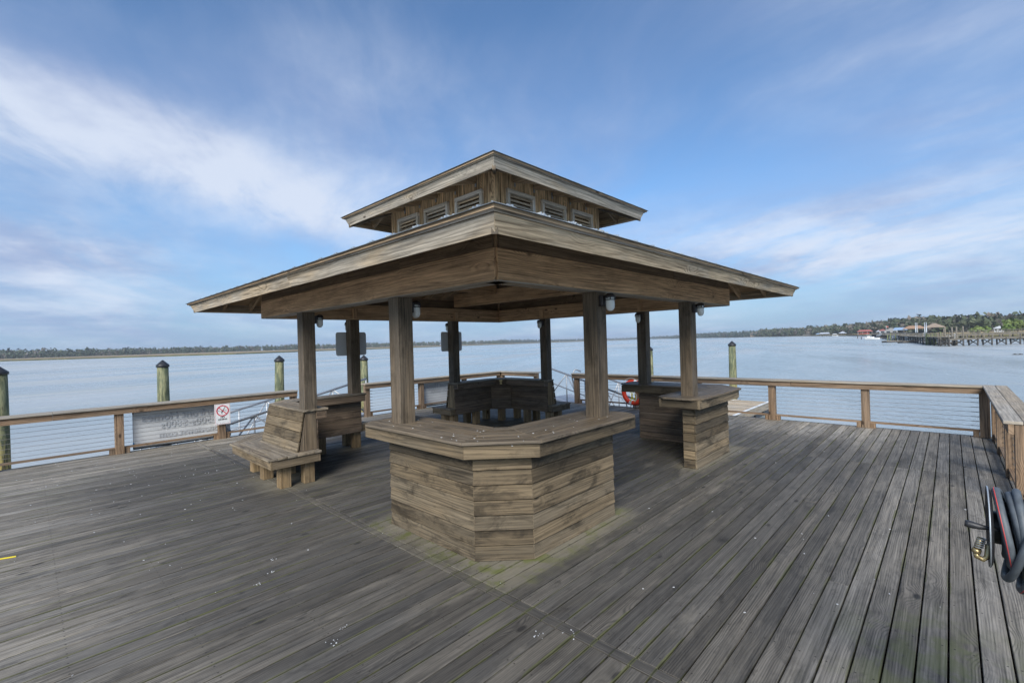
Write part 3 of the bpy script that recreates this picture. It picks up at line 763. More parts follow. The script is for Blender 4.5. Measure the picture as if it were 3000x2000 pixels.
lamp(-Q, -P_, 1, 0, 'frosted jar lamp inside the post rising from the left end of the nearest counter')
lamp(-Q, P_, 1, 0, 'lamp with frosted jar on the post that stands through the left bench')
lamp(-P_, -Q, 0, -1, 'largest frosted jar lamp, on the post rising from the right end of the nearest counter')
lamp(P_, -Q, 0, -1, 'frosted jar lamp on the outer face of the nearer post of the right counter')
lamp(Q, -P_, -1, 0, 'frosted jar lamp on the farther post of the right counter')
lamp(Q, P_, -1, 0, 'frosted jar lamp on the right post of the far latched bench')
lamp(P_, Q, 0, 1, 'lamp mostly hidden behind the left post of the far latched bench')
lamp(-P_, Q, 0, 1, 'lamp hidden behind the far post of the left bench')
# blank-backed notices on the outer face of two posts
def notice(x0, x1, z0, z1, label):
    mb = MB(); r = .045; pts = []
    for cx, cz, a0 in ((x1-r, z1-r, 0), (x0+r, z1-r, 90), (x0+r, z0+r, 180), (x1-r, z0+r, 270)):
        for i in range(6): t = R(a0+i*18); pts.append((cx+math.cos(t)*r, cz+math.sin(t)*r))
    mb.prism([(x, 2.776, z) for x, z in pts], [(x, 2.780, z) for x, z in pts], (0, 0, 1))
    o = mb.build('notice_board', MT['signback'], None); tag(o, label, 'sign', 'sign plates seen from behind')
notice(-1.5, -.89, 1.73, 2.17, 'grey back of a rounded sign plate behind the far post of the left bench')
notice(.93, 1.53, 1.73, 2.17, 'grey back of a rounded sign plate behind the left post of the far latched bench')

# ---------------------------------------------------------------- railings
CABZ = (.195, .272, .352, .434, .516, .60, .68)
def railing(axis, s0, s1, c, label, post_at, inner, cables=True, ext0=0, ext1=0):
    """axis 'x' or 'y'; runs s0..s1 at constant c; inner = sign pointing to the deck side"""
    def pt(s, o, z): return (s, c+inner*o, z) if axis == 'x' else (c+inner*o, s, z)
    root = empty('railing', pt((s0+s1)/2, 0, 0), label, 'railing', 'cable railings round the deck edge')
    def bx(mb, s, s_, o0, o1, z0, z1, g): mb.box(pt(s, o0, z0), pt(s_, o1, z1), g)
    mb = MB()
    n = max(1, round((s1-s0)/3.4)); st = (s1-s0)/n
    for i in range(n): bx(mb, s0+i*st+.001, s0+(i+1)*st-.001, .12, .075, .758, .864, axis)
    mb.build('rail_beam', W['rail'], root, bevel=.003)
    mb = MB()
    for i in range(n):
        a, b_ = s0+i*st, s0+(i+1)*st
        bx(mb, a-(ext0 if i == 0 else -.001), b_+(ext1 if i == n-1 else -.001), .155, .008, .866, .900, axis); bx(mb, a-(ext0 if i == 0 else -.001), b_+(ext1 if i == n-1 else -.001), .004, -.142, .866, .900, axis)
    mb.build('cap_rail', W['cap'], root, bevel=.004)
    ps = sorted(post_at)
    for p in ps:
        mb = MB(); bx(mb, p-.065, p+.065, .072, -.055, 0, .864, 'z'); mb.build('post', W['rail'], root, bevel=.003)
    for a, b_ in zip(ps[:-1], ps[1:]):
        mb = MB(); bx(mb, a+.066, b_-.066, .05, -.03, .095, .128, axis)
        for q in (a+.11, b_-.11): bx(mb, q-.04, q+.04, .045, -.025, .0, .094, 'z')
        mb.build('bottom_rail', W['rail'], root)
    if cables:
        for z in CABZ:
            mb = MB(); mb.tube([pt(ps[0], 0.005, z), pt(ps[-1], 0.005, z)], .0034, 5)
            for p in (ps[0], ps[-1]):
                sg = 1 if p == ps[0] else -1
                mb.tube([pt(p+sg*.07, .005, z), pt(p+sg*.17, .005, z)], .006, 6)
            mb.build('cable', MT['steel'], root)
RY = 6.0
railing('x', -9.3, -1.0, RY, 'longest cable railing, along the left deck edge with the no diving sign on it', (-9.2, -7.6, -5.95, -4.26, -2.57, -1.06), -1)
railing('x', .74, 5.84, RY, 'cable railing with the second banner, between the left gangway and far corner', (.86, 2.62, 4.3, 5.9), -1)
railing('y', 4.28, 5.85, RY, 'short cable railing at the far corner, ending at the right gangway opening', (4.36, 5.92), -1, ext1=.29)
railing('y', -5.84, 2.86, RY, 'long cable railing across the right far edge, with the life ring hung on it', (-5.86, -4.21, -2.55, -.91, .73, 2.75), -1)
railing('x', 1.72, 5.84, -RY, 'cable railing coming towards the camera along the right deck edge', (1.8, 3.1, 4.6, 5.72), 1, ext1=.29)
railing('x', -9.3, -2.75, -RY, 'railing outside the right of the picture that carries the hose reel', (-9.2, -7.2, -5.2, -2.94), 1)

# ---------------------------------------------------------------- no diving sign
def text_mesh(txt, size, origin, xdir, zdir, depth=.0012, bold=0.0, squeeze=1.0):
    cu_ = bpy.data.curves.new('t', 'FONT'); cu_.body = txt; cu_.size = size; cu_.align_x = 'CENTER'; cu_.align_y = 'CENTER'; cu_.extrude = depth/2; cu_.offset = bold; cu_.resolution_u = 3
    ob = bpy.data.objects.new('t', cu_); COL.objects.link(ob); dg = bpy.context.evaluated_depsgraph_get(); dg.update()
    me = bpy.data.meshes.new_from_object(ob.evaluated_get(dg)); bpy.data.objects.remove(ob); bpy.data.curves.remove(cu_)
    X = Vector(xdir).normalized(); Z = Vector(zdir).normalized(); Y = Z.cross(X)
    for v in me.vertices:
        v.co = Vector(origin)+X*v.co.x*squeeze+Z*v.co.y-Y*v.co.z
    return me
def link_mesh(name, me, mat, parent):
    me.name = name; me.materials.clear(); me.materials.append(mat); o = bpy.data.objects.new(name, me); COL.objects.link(o)
    if parent is not None: o.parent = parent; o.matrix_parent_inverse = Matrix.Translation(-parent.location)
    return o
SY = 5.872
sg = empty('no_diving_sign', (-2.575, SY, .535), 'white NO DIVING sign with a struck-out diver, fixed to the left railing', 'sign')
mb = MB(); mb.box((-2.722, SY, .318), (-2.428, SY+.006, .755), 'z'); mb.build('panel', MT['white'], sg, bevel=.001)
def ringflat(mb, cx, cz, r0, r1, y, n=40):
    for i in range(n):
        a, b_ = 2*math.pi*i/n, 2*math.pi*(i+1)/n
        q = [(cx+math.cos(t)*r, cz+math.sin(t)*r) for t, r in ((a, r0), (b_, r0), (b_, r1), (a, r1))]
        mb.prism([(x, y, z) for x, z in q], [(x, y-.0015, z) for x, z in q], (1, 0, 0), .5)
mb = MB(); cx, cz = -2.575, .61
for a, b_ in (((-2.712, .745), (-2.438, .742)), ((-2.712, .331), (-2.438, .328))): mb.box((a[0], SY-.001, b_[1]), (b_[0], SY-.0001, a[1]), 'x', .5)
for xx in (-2.712, -2.441): mb.box((xx, SY-.0012, .331), (xx+.003, SY-.0003, .742), 'z', .5)
ringflat(mb, cx, cz, .098, .116, SY-.0035)
mb.bar((cx-.074, SY-.0062, cz+.074), (cx+.074, SY-.0062, cz-.074), .015, .0015, (0, 1, 0), .5)
mb.build('prohibition_ring', MT['signred'], sg)
mb = MB()   # diver and ripples
def stroke(pts, wd):
    for p, q in zip(pts[:-1], pts[1:]):
        mb.bar((cx+p[0], SY-.0026, cz+p[1]), (cx+q[0], SY-.0026, cz+q[1]), wd, .0012, (0, 1, 0), .5)
stroke([(.055, .085), (.02, .03), (0, -.002)], .008); stroke([(0.004, .0), (-.012, -.03)], .018); stroke([(-.012, -.028), (-.012, -.078)], .006); stroke([(.012, .01), (.022, -.02)], .005)
mb.lathe((cx-.018, SY-.0018, cz-.036), [(0, 0), (.010, 0), (.010, .0014), (0, .0016)], 12, axis=(0, -1, 0))
stroke([(-.085+.017*i*1.0, .012*math.sin(i*1.6)-.002) for i in range(5)], .0035); stroke([(.022+.014*i, .008*math.sin(i*1.9)+.012) for i in range(5)], .0035); stroke([(.04+.013*i, .004*math.sin(i*1.9)-.018) for i in range(4)], .003)
mb.build('diver_symbol', MT['signblack'], sg)
for tx, zz, sz in (('NO', .470, .043), ('DIVING', .424, .043)):
    link_mesh('lettering', text_mesh(tx, sz, (cx, SY-.0016, zz), (1, 0, 0), (0, 0, 1), bold=.0013, squeeze=1.15), MT['signblack'], sg)
mb = MB()
for i in range(4): mb.bar((-2.70+i*.07, SY-.0015, .36), (-2.67+i*.07, SY-.0015, .337), .003, .001, (0, 1, 0), .5)
for zz in (.738, .342): mb.lathe((cx, SY-.001, zz), [(0, 0), (.005, 0), (.004, .004), (0, .005)], 8, axis=(0, -1, 0))
mb.build('screws', MT['signblack'], sg)

# ---------------------------------------------------------------- banners tied outside the cables, print showing through back to front
def banner(x0, x1, z0, z1, lines, label, y=6.085):
    root = empty('banner', ((x0+x1)/2, y, z0), label, 'banner', 'vinyl banners tied to the railings')
    me = bpy.data.meshes.new('cloth'); nx, nz = 40, 14; vs = []; fs = []
    for j in range(nz+1):
        for i in range(nx+1):
            u, v = i/nx, j/nz
            vs.append((x0+(x1-x0)*u, y+.006*math.sin(u*19+v*3)*math.sin(v*3.1)+.003*math.sin(u*7-v*9), z0+(z1-z0)*v+.006*math.sin(u*9)*(1-v)))
    for j in range(nz):
        for i in range(nx): a = j*(nx+1)+i; fs.append((a, a+1, a+nx+2, a+nx+1))
    me.from_pydata(vs, [], fs); me.polygons.foreach_set('use_smooth', [True]*len(fs))
    o = link_mesh('vinyl_sheet', me, MT['whitevinyl'], root); so2 = o.modifiers.new('s', 'SOLIDIFY'); so2.thickness = .002
    mb = MB()
    mb.box((x0-.004, y-.012, z0-.012), (x1+.004, y-.004, z0+.012), 'x'); mb.box((x0-.004, y-.012, z1-.04), (x0+.012, y-.004, z1+.01), 'z'); mb.box((x1-.012, y-.012, z1-.06), (x1+.004, y-.004, z1+.01), 'z')
    mb.box((x0-.004, y-.014, z0+.0121), (x0+.012, y-.005, z0+.10), 'z'); mb.box((x1-.012, y-.014, z0+.0121), (x1+.006, y-.005, z0+.10), 'z')
    mb.build('dark_hem', MT['black'], root)
    mb = MB(); mb.box((x0-.006, y-.015, z0+.101), (x0+.014, y-.006, z0+.125), 'z'); mb.box((x1-.014, y-.015, z0+.101), (x1+.008, y-.006, z0+.125), 'z'); mb.build('tape', MT['blue'], root)
    for tx, xc, zz, sz, mt in lines:
        link_mesh('printed_line', text_mesh(tx, sz, (xc, y-.0150, zz), (-1, 0, 0), (0, 0, 1), bold=.002), MT[mt], root)
banner(-4.05, -2.38, .03, .745, (('Riverfront Homes', -3.16, .60, .205, 'ghost'), ('$500s-$800s', -3.13, .43, .19, 'ghost2'), ('tonoviewst.com', -3.10, .24, .17, 'ghost2')), 'white banner with faint reversed lettering tied behind the left railing beside the no diving sign')
banner(2.72, 4.22, .03, .745, (('Riverfront Homes', 3.46, .62, .185, 'ghost'), ('$500s-$800s', 3.46, .46, .17, 'ghost2')), 'white banner with faint reversed lettering tied behind the back left railing, seen through the pavilion')
# ---------------------------------------------------------------- life ring on the far railing
lr = empty('life_ring', (5.86, .80, .44), 'orange-red life ring with white bands and tangled ropes hung low on the far railing', 'life ring')
mb = MB(); C0 = Vector((5.855, .80, .44)); Rr, rr_ = .285, .062
def rp(t, r=Rr, dx=0): return C0+Vector((dx, math.cos(t)*r, math.sin(t)*r))
mb.tube([rp(2*math.pi*i/40) for i in range(41)], rr_, 12); mb.build('ring', MT['ringred'], lr)
for t0 in (R(195), R(285), R(15), R(105)):
    mb = MB(); mb.tube([rp(t0+R(a)) for a in (-7, -3, 3, 7)], rr_+.004, 12); mb.build('white_band', MT['white'], lr)
mb = MB()
for s0 in (195, 285, 15, 105):
    mb.tube([rp(R(s0+a), Rr+.066+.05*math.sin(math.radians(a)*2)) for a in range(0, 91, 10)], .006, 5)
mb.tube([C0+Vector((-.075, -.02-.12*math.sin(t*.9), .08-.11*t)) for t in [i/4 for i in range(13)]], .007, 5)
mb.build('grab_rope', MT['ropew'], lr)
mb = MB(); rr2 = random.Random(3)
for k in range(5):
    ph = rr2.uniform(0, 6); w_ = rr2.uniform(.03, .10)
    mb.tube([C0+Vector((-.06+rr2.uniform(-.015, .015), -.02+w_*math.sin(ph+t*2.2), .25-.5*t)) for t in [i/10 for i in range(11)]], .0075, 5)
mb.build('throw_rope', MT['ropey'], lr)
# ---------------------------------------------------------------- gangways
def gangway(axis, c0, c1, s0, s1, zdeck0, slope, label, npan=6, name='gangway', back=0):
    """runs along the deck edge between c0 and c1, from s0 to s1, going down by slope"""
    sg_ = 1 if s1 > s0 else -1
    def pt(s, c, z): zz = zdeck0-abs(s-s0)*slope+z; return Vector((s, c, zz)) if axis == 'x' else Vector((c, s, zz))
    root = empty(name, pt((s0+s1)/2, (c0+c1)/2, 0), label, 'gangway', 'aluminium gangways down to the floating docks')
    mb = MB(); n = int(abs(s1-s0)/.3)
    for i in range(n):
        a = s0+sg_*(i*.3+.01); b_ = s0+sg_*((i+1)*.3-.01)
        q = [pt(a, c0+.05, -.03), pt(a, c1-.05, -.03), pt(b_, c1-.05, -.03), pt(b_, c0+.05, -.03)]
        mb.prism(q, [p+Vector((0, 0, .03)) for p in q], q[1]-q[0])
    mb.build('walkway', MT['alu'], root)
    for c in (c0, c1):
        mb = MB(); H = .96
        sA = s0 if c == c0 else s0+sg_*back; mb.tube([pt(sA, c, H), pt(s1, c, H)], .03, 8); mb.build('handrail', MT['alu_grey'], root)
        mb = MB(); mb.tube([pt(sA, c, H*.52), pt(s1, c, H*.52)], .02, 8); mb.tube([pt(sA, c, -.02), pt(s1, c, -.02)], .035, 8)
        for i in range(npan+1):
            s = sA+(s1-sA)*i/npan; mb.tube([pt(s, c, -.02), pt(s, c, H)], .02, 8)
            if i < npan:
                s2 = sA+(s1-sA)*(i+1)/npan; a, b_ = (s, s2) if i % 2 else (s2, s)
                mb.tube([pt(a, c, H), pt(b_, c, 0)], .019, 8)
        mb.build('side_truss', MT['alu'], root)
    return root
gangway('x', 6.45, 7.9, 1.1, -3.7, .03, .225, 'aluminium truss gangway going down to the left, outside the left railing', 5, back=1.45)
gangway('y', 6.36, 7.56, 4.12, .6, .06, .27, 'aluminium gangway going down to the right, outside the far railing', 5, back=1.45)
mb = MB()   # looped grab handles at the head of the right gangway
for yv in (2.86,):
    mb = MB(); pts = [(6.10, yv, 0)]+[(6.10-.0, yv, .80)]
    pts = [(6.06, yv-.02, 0), (6.05, yv+.04, .45), (6.04, yv+.10, .80)]+[(6.06+.10*(1-math.cos(t)), yv+.10-.03*t, .80+.17*math.sin(t)+.06*t/3) for t in (.5, 1.0, 1.5, 2.0)]+[(6.36, yv+.0, .93)]
    mb.tube(pts, .024, 8)
    tag(mb.build('grab_handle', MT['alu']), 'bent aluminium grab handle beside the wooden rail end of the right gangway' if yv < 3 else 'bent aluminium grab handle on the far side of the right gangway opening', 'handrail', 'grab handles at the gangway heads')
# floating docks
def floatdock(x0, y0, x1, y1, z, label, grain='x'):
    root = empty('floating_dock', ((x0+x1)/2, (y0+y1)/2, z), label, 'dock', 'floating docks beside the deck')
    mb = MB()
    if grain == 'x':
        y = y0
        while y < y1-.02: mb.box((x0, y+.003, z-.035), (x1, min(y+.14, y1)-.003, z), 'x'); y += .14
    else:
        x = x0
        while x < x1-.02: mb.box((x+.003, y0, z-.035), (min(x+.14, x1)-.003, y1, z), 'y'); x += .14
    mb.build('boards', W['fascia'], root)
    mb = MB(); t = .05
    mb.box((x0-t, y0-t, z-.28), (x1+t, y0-.002, z+.012), 'x'); mb.box((x0-t, y1+.002, z-.28), (x1+t, y1+t, z+.012), 'x'); mb.box((x0-t, y0, z-.28), (x0-.002, y1, z+.012), 'y'); mb.box((x1+.002, y0, z-.28), (x1+t, y1, z+.012), 'y')
    mb.build('edge_beam', W['cap'], root)
    mb = MB(); mb.box((x0-t-.01, y0-t-.02, z+.0121), (x1+t+.01, y0-t+.05, z+.04), 'x'); mb.build('white_edge_strip', MT['white'], root)
    mb = MB()
    xx = x0+.2
    while xx < x1-.5: mb.box((xx, y0+.02, z-.62), (xx+.9, y1-.02, z-.285), 'x'); xx += 1.1
    mb.build('float', MT['black'], root)
floatdock(6.9, .30, 16.5, 2.75, -1.0, 'boarded floating dock with a white edge beyond the far railing', 'y')
floatdock(-6.5, 6.6, -3.3, 9.2, -1.05, 'boarded floating dock at the foot of the left gangway')
# ---------------------------------------------------------------- mooring piles
def piling(x, y, ztop, r, label, lean=(0, 0)):
    ztop += .09
    root = empty('mooring_pile', (x, y, -1.5), label, 'mooring pile', 'capped mooring piles in the water')
    mb = MB(); mb.tube([(x+lean[0]*(z-ztop), y+lean[1]*(z-ztop), z) for z in (-4, -2.5, -1.5, -.5, .4, ztop)], [r*1.14, r*1.12, r*1.09, r*1.06, r*1.02, r*.94], 18)
    mb.build('shaft', MT['piling'], root)
    mb = MB(); mb.lathe((x, y, ztop-.10), [(r*1.05, .03), (r*1.12, .03), (r*1.12, .09), (r*1.06, .105), (.02, .245), (0, .25)], 18); mb.build('cap', MT['black'], root, bevel=0)
    return root
piling(-5.95, 12.6, 1.42, .165, 'capped green mooring pile cut by the left edge of the picture')
piling(-2.52, 12.4, 1.42, .155, 'capped green mooring pile beyond the left railing, between it and the marsh')
piling(.92, 12.35, 1.42, .155, 'capped mooring pile just left of the left bench post', (.02, 0))
piling(4.30, 12.4, 1.30, .155, 'mooring pile half hidden behind the left sign plate')
piling(16.60, 5.75, 1.25, .15, 'mooring pile almost hidden behind the farther post of the right counter')
piling(16.75, 1.78, 1.42, .155, 'capped green mooring pile at the end of the floating dock on the right')
mb = MB()
for x, y in ((16.75, 1.78),):
    mb.lathe((x, y, -1.01), [(.17, 0), (.30, 0), (.30, .03), (.17, .03)], 6)
tag(mb.build('pile_collar', MT['galv']), 'flat metal collar round the pile on the floating dock', 'collar')

# ---------------------------------------------------------------- hose reel, right edge
FX, FY, FZ = -2.93, -5.555, 1.135
hr_ = empty('hose_reel', (FX, -5.9, FZ), 'black reel wound with thick red-striped hose at the right edge', 'hose reel')
def flange(y, name):
    mb = MB(); Rf = .147
    mb.lathe((FX, y, FZ), [(0.02, .0), (.05, .002), (.125, .001), (.137, .005), (Rf, .009), (Rf+.002, .006), (Rf, .003), (.137, -.001), (.125, -.004), (.05, -.003), (.02, -.004)], 40, axis=(0, 1, 0))
    return mb.build(name, MT['black'], hr_)
flange(FY, 'flange'); flange(-5.90, 'flange')
mb = MB(); mb.lathe((FX, FY, FZ), [(.1475, .0085), (.1495, .006), (.1475, .0040), (.1465, .006), (.1475, .0085)], 40, axis=(0, 1, 0)); mb.build('rim', MT['galv'], hr_)
mb = MB(); mb.lathe((FX, -5.92, FZ), [(.06, 0), (.06, .36)], 20, axis=(0, 1, 0)); mb.build('drum', MT['black'], hr_)
mb = MB(); hx, hz_ = FX-.105, FZ+.022
mb.tube([(hx, FY-.02, hz_), (hx, FY+.015, hz_), (hx, FY+.035, hz_+.001), (hx, FY+.062, hz_+.004), (hx, FY+.072, hz_+.005)], [.006, .007, .011, .0135, .011], 10)
mb.build('crank_handle', MT['black'], hr_)
# wound hose: crossing turns
mb = MB(); st = MB(); hrn = random.Random(5)
def turn(yt, yb, rad, sag, ph=0, stripe=0, hr=.0124):
    """one turn: yt, yb = distance from the flange at the top and at the bottom"""
    pts = []; n = 48
    for i in range(n):
        t = 2*math.pi*i/n
        back = .012*max(0, math.cos(t))
        y = FY-yt-(yb-yt)*(.5-.5*math.sin(t))-back
        r = rad*(1+.018*math.sin(2*t+ph)+.012*math.sin(3*t+2*ph))
        pts.append(Vector((FX+math.cos(t)*r, y, FZ+math.sin(t)*r-sag*max(0, -math.sin(t))**1.5)))
    pts.append(pts[0].copy()); mb.tube(pts, hr, 12)
    if stripe:
        st.tube([p+(Vector((p.x-FX, 0, p.z-FZ)).normalized()*.85+Vector((0, stripe*.5, 0))).normalized()*(hr-.0005) for p in pts], .0019, 5)
for i in range(9): turn(.03+i*.034, .035+i*.034+hrn.uniform(-.01, .01), .088+hrn.uniform(-.004, .004), .005, i)
for i in range(9): turn(.022+i*.034+hrn.uniform(-.004, .004), .04+i*.034+hrn.uniform(-.012, .012), .112+hrn.uniform(-.004, .005), .012, i*1.3)
for yt, yb, rad, sag, sp in ((.016, .058, .138, .012, 1), (.050, .098, .129, .016, 0), (.068, .090, .140, .026, 0), (.098, .125, .131, .03, 0),
                             (.140, .112, .140, .040, 0), (.126, .034, .152, .028, 0), (.172, .072, .158, .050, 1), (.19, .150, .136, .050, 0), (.215, .20, .146, .04, 0), (.25, .26, .142, .03, 0)):
    turn(yt, yb, rad, sag, yt*60, sp)
mb.build('hose', MT['rubber'], hr_); st.build('hose_stripe', MT['red'], hr_)
mb = MB(); c1 = Vector((FX-.085, FY+.030, FZ-.045))
mb.tube([c1+Vector((0, .0, .02)), c1+Vector((0, .010, -.02))], .0105, 10)
mb.tube([c1+Vector((0, .010, -.022)), c1+Vector((0, .014, -.037))], .013, 10); mb.tube([c1+Vector((0, .014, -.038)), c1+Vector((0, .012, -.05)), c1+Vector((0, -.004, -.058)), c1+Vector((0, -.016, -.045)), c1+Vector((0, -.02, 0))], .0095, 10)
mb.build('brass_coupling', MT['brass'], hr_)
mb = MB()
for i in range(5): mb.tube([c1+Vector((math.cos(t)*.012, math.sin(t)*.012+.002*i-.002, .018-i*.008)) for t in [2*math.pi*k/10 for k in range(11)]], .0018, 5)
mb.build('spring_guard', MT['galv'], hr_)
mb = MB(); mb.box((FX-.2, -5.935, FZ-.13), (FX+.2, -5.915, FZ+.13), 'x'); mb.build('mounting_plate', MT['black'], hr_)
mb = MB(); mb.box((FX-.065, -6.05, 0), (FX+.065, -5.94, 1.45), 'z'); tag(mb.build('reel_post', W['rail'], bevel=.003), 'tall post behind the hose reel at the right edge', 'post')
mb = MB(); mb.tube([(FX-.02, -5.70, FZ-.15), (FX+.0, -5.72, FZ-.30), (FX+.03, -5.76, FZ-.50), (FX+.06, -5.82, FZ-.8), (FX+.1, -5.88, .02)], .012, 8)
tag(mb.build('supply_hose', MT['tanpipe']), 'tan supply hose hanging below the hose reel', 'hose')

# ---------------------------------------------------------------- small things on the deck
mb = MB(); mb.box((-5.66, .995, .003), (-5.545, 1.015, .010), 'x'); mb.v = [(x, y+(x+5.6)*-.38, z) for x, y, z in mb.v]
tag(mb.build('yellow_strip', MT['yellow']), 'short bright yellow strip lying on the boards at the left edge', 'strip')
mb = MB(); dr = random.Random(11)
def splat(x, y, r, z=.0035):
    n = dr.choice((5, 6, 7)); a0 = dr.uniform(0, 6); ex = dr.uniform(.5, 1); an = dr.uniform(0, math.pi)
    q = []
    for i in range(n):
        t = a0+2*math.pi*i/n; rr = r*dr.uniform(.6, 1.2); px_, py_ = math.cos(t)*rr, math.sin(t)*rr*ex
        q.append((x+px_*math.cos(an)-py_*math.sin(an), y+px_*math.sin(an)+py_*math.cos(an)))
    mb.prism([(p[0], p[1], z-.003) for p in q], [(p[0], p[1], z) for p in q], (1, 0, 0))
for _ in range(190):
    x = dr.uniform(-6.2, 6); y = dr.uniform(-5.9, 5.9)
    if max(abs(x), abs(y)) < 2.75 and dr.random() < .8: continue
    splat(x, y, dr.choice((.003, .004, .006, .009)))
for _ in range(90):     # denser along the left railing
    splat(dr.gauss(-4.2, 1.0), min(5.9, dr.gauss(3.2, 1.4)), dr.choice((.004, .006, .008, .011)))
for cx_, cy_ in ((-4.05, -1.25), (-3.95, -1.0), (-4.2, -1.35), (-3.2, -3.5), (-3.05, -3.65), (-4.12, -2.55), (-4.0, -2.45)):
    for _ in range(7): splat(dr.gauss(cx_, .02), dr.gauss(cy_, .02), dr.choice((.002, .004, .006)))
for x, y in ((-3.5, -.25), (-4.8, .6), (-4.6, -.4), (-2.1, -4.4), (-1.2, -5.1), (-2.3, -5.5), (-2.4, -5.2), (-2.5, -5.65), (.2, -5), (-.8, -4.1), (-2.1, -3.9)): splat(x, y, .009)
for _ in range(34):     # on the nearest countertop
    t = dr.choice((0, 1)); a = dr.uniform(-2.9, -1.0); b_ = dr.uniform(-2.95, -2.5)
    splat(*((b_, a) if t else (a, b_)), dr.choice((.004, .006, .009)), 1.0730)
tag(mb.build('bird_droppings', MT['dropping']), 'scattered white bird droppings on the boards', 'droppings', kind='stuff')

# ---------------------------------------------------------------- water
m, T, b = principled('river_water', (.10, .13, .14), .16, 0, .5)
b.inputs['IOR'].default_value = 1.33
ge = T.n('ShaderNodeNewGeometry'); pos = ge.outputs['Position']; X, Y, Z = T.sep(pos)
ca2, sa2 = math.cos(R(20)), math.sin(R(20))
xr = T.m('ADD', T.m('MULTIPLY', X, ca2), T.m('MULTIPLY', Y, sa2)); yr = T.m('SUBTRACT', T.m('MULTIPLY', Y, ca2), T.m('MULTIPLY', X, sa2))
n1 = T.noise(T.comb(T.m('MULTIPLY', xr, 2.2), T.m('MULTIPLY', yr, 4.2), 0.0), 1, 4, .6, .4)
n2 = T.noise(T.comb(T.m('MULTIPLY', xr, .35), T.m('MULTIPLY', yr, .8), 2.0), 1, 4, .6, .3)
n3 = T.noise(T.comb(T.m('MULTIPLY', xr, .02), T.m('MULTIPLY', yr, .06), 4.0), 1, 4, .6, .6)
dist = T.vm('DISTANCE', pos, tuple(CAM)); near = T.mr(dist, 15, 260, 1, .25)
bp = T.n('ShaderNodeBump'); bp.inputs['Strength'].default_value = .55; bp.inputs['Distance'].default_value = .15
T.set(bp.inputs['Height'], T.m('ADD', T.m('MULTIPLY', n1, .5), T.m('MULTIPLY', n2, 1.0))); T.t.links.new(bp.outputs[0], b.inputs['Normal'])
n4 = T.noise(T.comb(T.m('MULTIPLY', xr, .006), T.m('MULTIPLY', yr, .03), 7.0), 1, 5, .65, 1.0)
T.set(b.inputs['Roughness'], T.mr(T.m('ADD', T.m('MULTIPLY', n3, .5), T.m('MULTIPLY', n4, .5)), .38, .62, .08, .42))
T.set(b.inputs['Base Color'], T.mix(T.mr(n4, .38, .62, 0, 1), (.27, .32, .335), (.41, .43, .42)))  # pale tones stand in for the cloudy sky mirrored in the water
mb = MB(); WZ = -1.5
mb.face([(-9000, -9000, WZ), (9000, -9000, WZ), (9000, 9000, WZ), (-9000, 9000, WZ)], Vector((1, 0, 0)), .5)
tag(mb.build('water', m), kind='structure')

# ---------------------------------------------------------------- far shores
CF = Vector((CAM.x, CAM.y, 0)); DF = Vector((math.cos(YAW), math.sin(YAW), 0)); RT = Vector((math.sin(YAW), -math.cos(YAW), 0))
def V(lat, dep, z=0): return CF+DF*dep+RT*lat+Vector((0, 0, z))      # metres across and beyond, from the viewpoint
def lat_at(D, dep): return (D*.43537-512)/461.4*dep
def grass_mat(name, c1, c2, c3):
    m, T, b = principled(name, c1, .95, 0, .1)
    ge = T.n('ShaderNodeNewGeometry'); pos = ge.outputs['Position']
    n = T.noise(pos, .12, 6, .7); n2 = T.noise(pos, .012, 4, .6)
    c = T.mix(T.mr(n, .35, .65, 0, 1), c1, c2); c = T.mix(T.mr(n2, .45, .6, 0, .8), c, c3); T.set(b.inputs['Base Color'], c); return m
MT['marsh'] = grass_mat('dry_marsh_grass', (.30, .235, .15), (.36, .29, .20), (.24, .19, .12))
MT['marsh_edge'] = grass_mat('wet_marsh_edge', (.085, .085, .03), (.16, .14, .055), (.06, .055, .025))
MT['marsh_gold'] = grass_mat('golden_marsh_grass', (.28, .21, .10), (.34, .25, .12), (.16, .14, .06))
def strip(name, near, far, z0, z1, mat, jag, kind='structure', seed=1, raise_=0):
    """land between two polylines of (D, depth), rising from z0 at its near edge to z1"""
    rr = random.Random(seed); me = bpy.data.meshes.new(name); vs = []; fs = []; n = 160
    def interp(pl, t):
        k = t*(len(pl)-1); i = min(int(k), len(pl)-2); f = k-i; D = pl[i][0]*(1-f)+pl[i+1][0]*f; dd = pl[i][1]*(1-f)+pl[i+1][1]*f; return V(lat_at(D, dd), dd)
    for i in range(n+1):
        t = i/n; a = interp(near, t); c = interp(far, t); d = (c-a).normalized(); a = a+d*rr.uniform(-jag, jag)
        for f, z in ((0, WZ-.3), (0.004, z0*.5+WZ*.5), (.03, z0), (.5, z1), (1, z1+.3)):
            p = a+(c-a)*f; vs.append((p.x, p.y, z+(rr.uniform(-.08, .08) if f else 0)))
    for i in range(n):
        for j in range(4): a = i*5+j; fs.append((a, a+5, a+6, a+1))
    me.from_pydata(vs, [], fs); o = link_mesh(name, me, mat, None)
    if isinstance(mat, list): pass
    return tag(o, kind=kind)
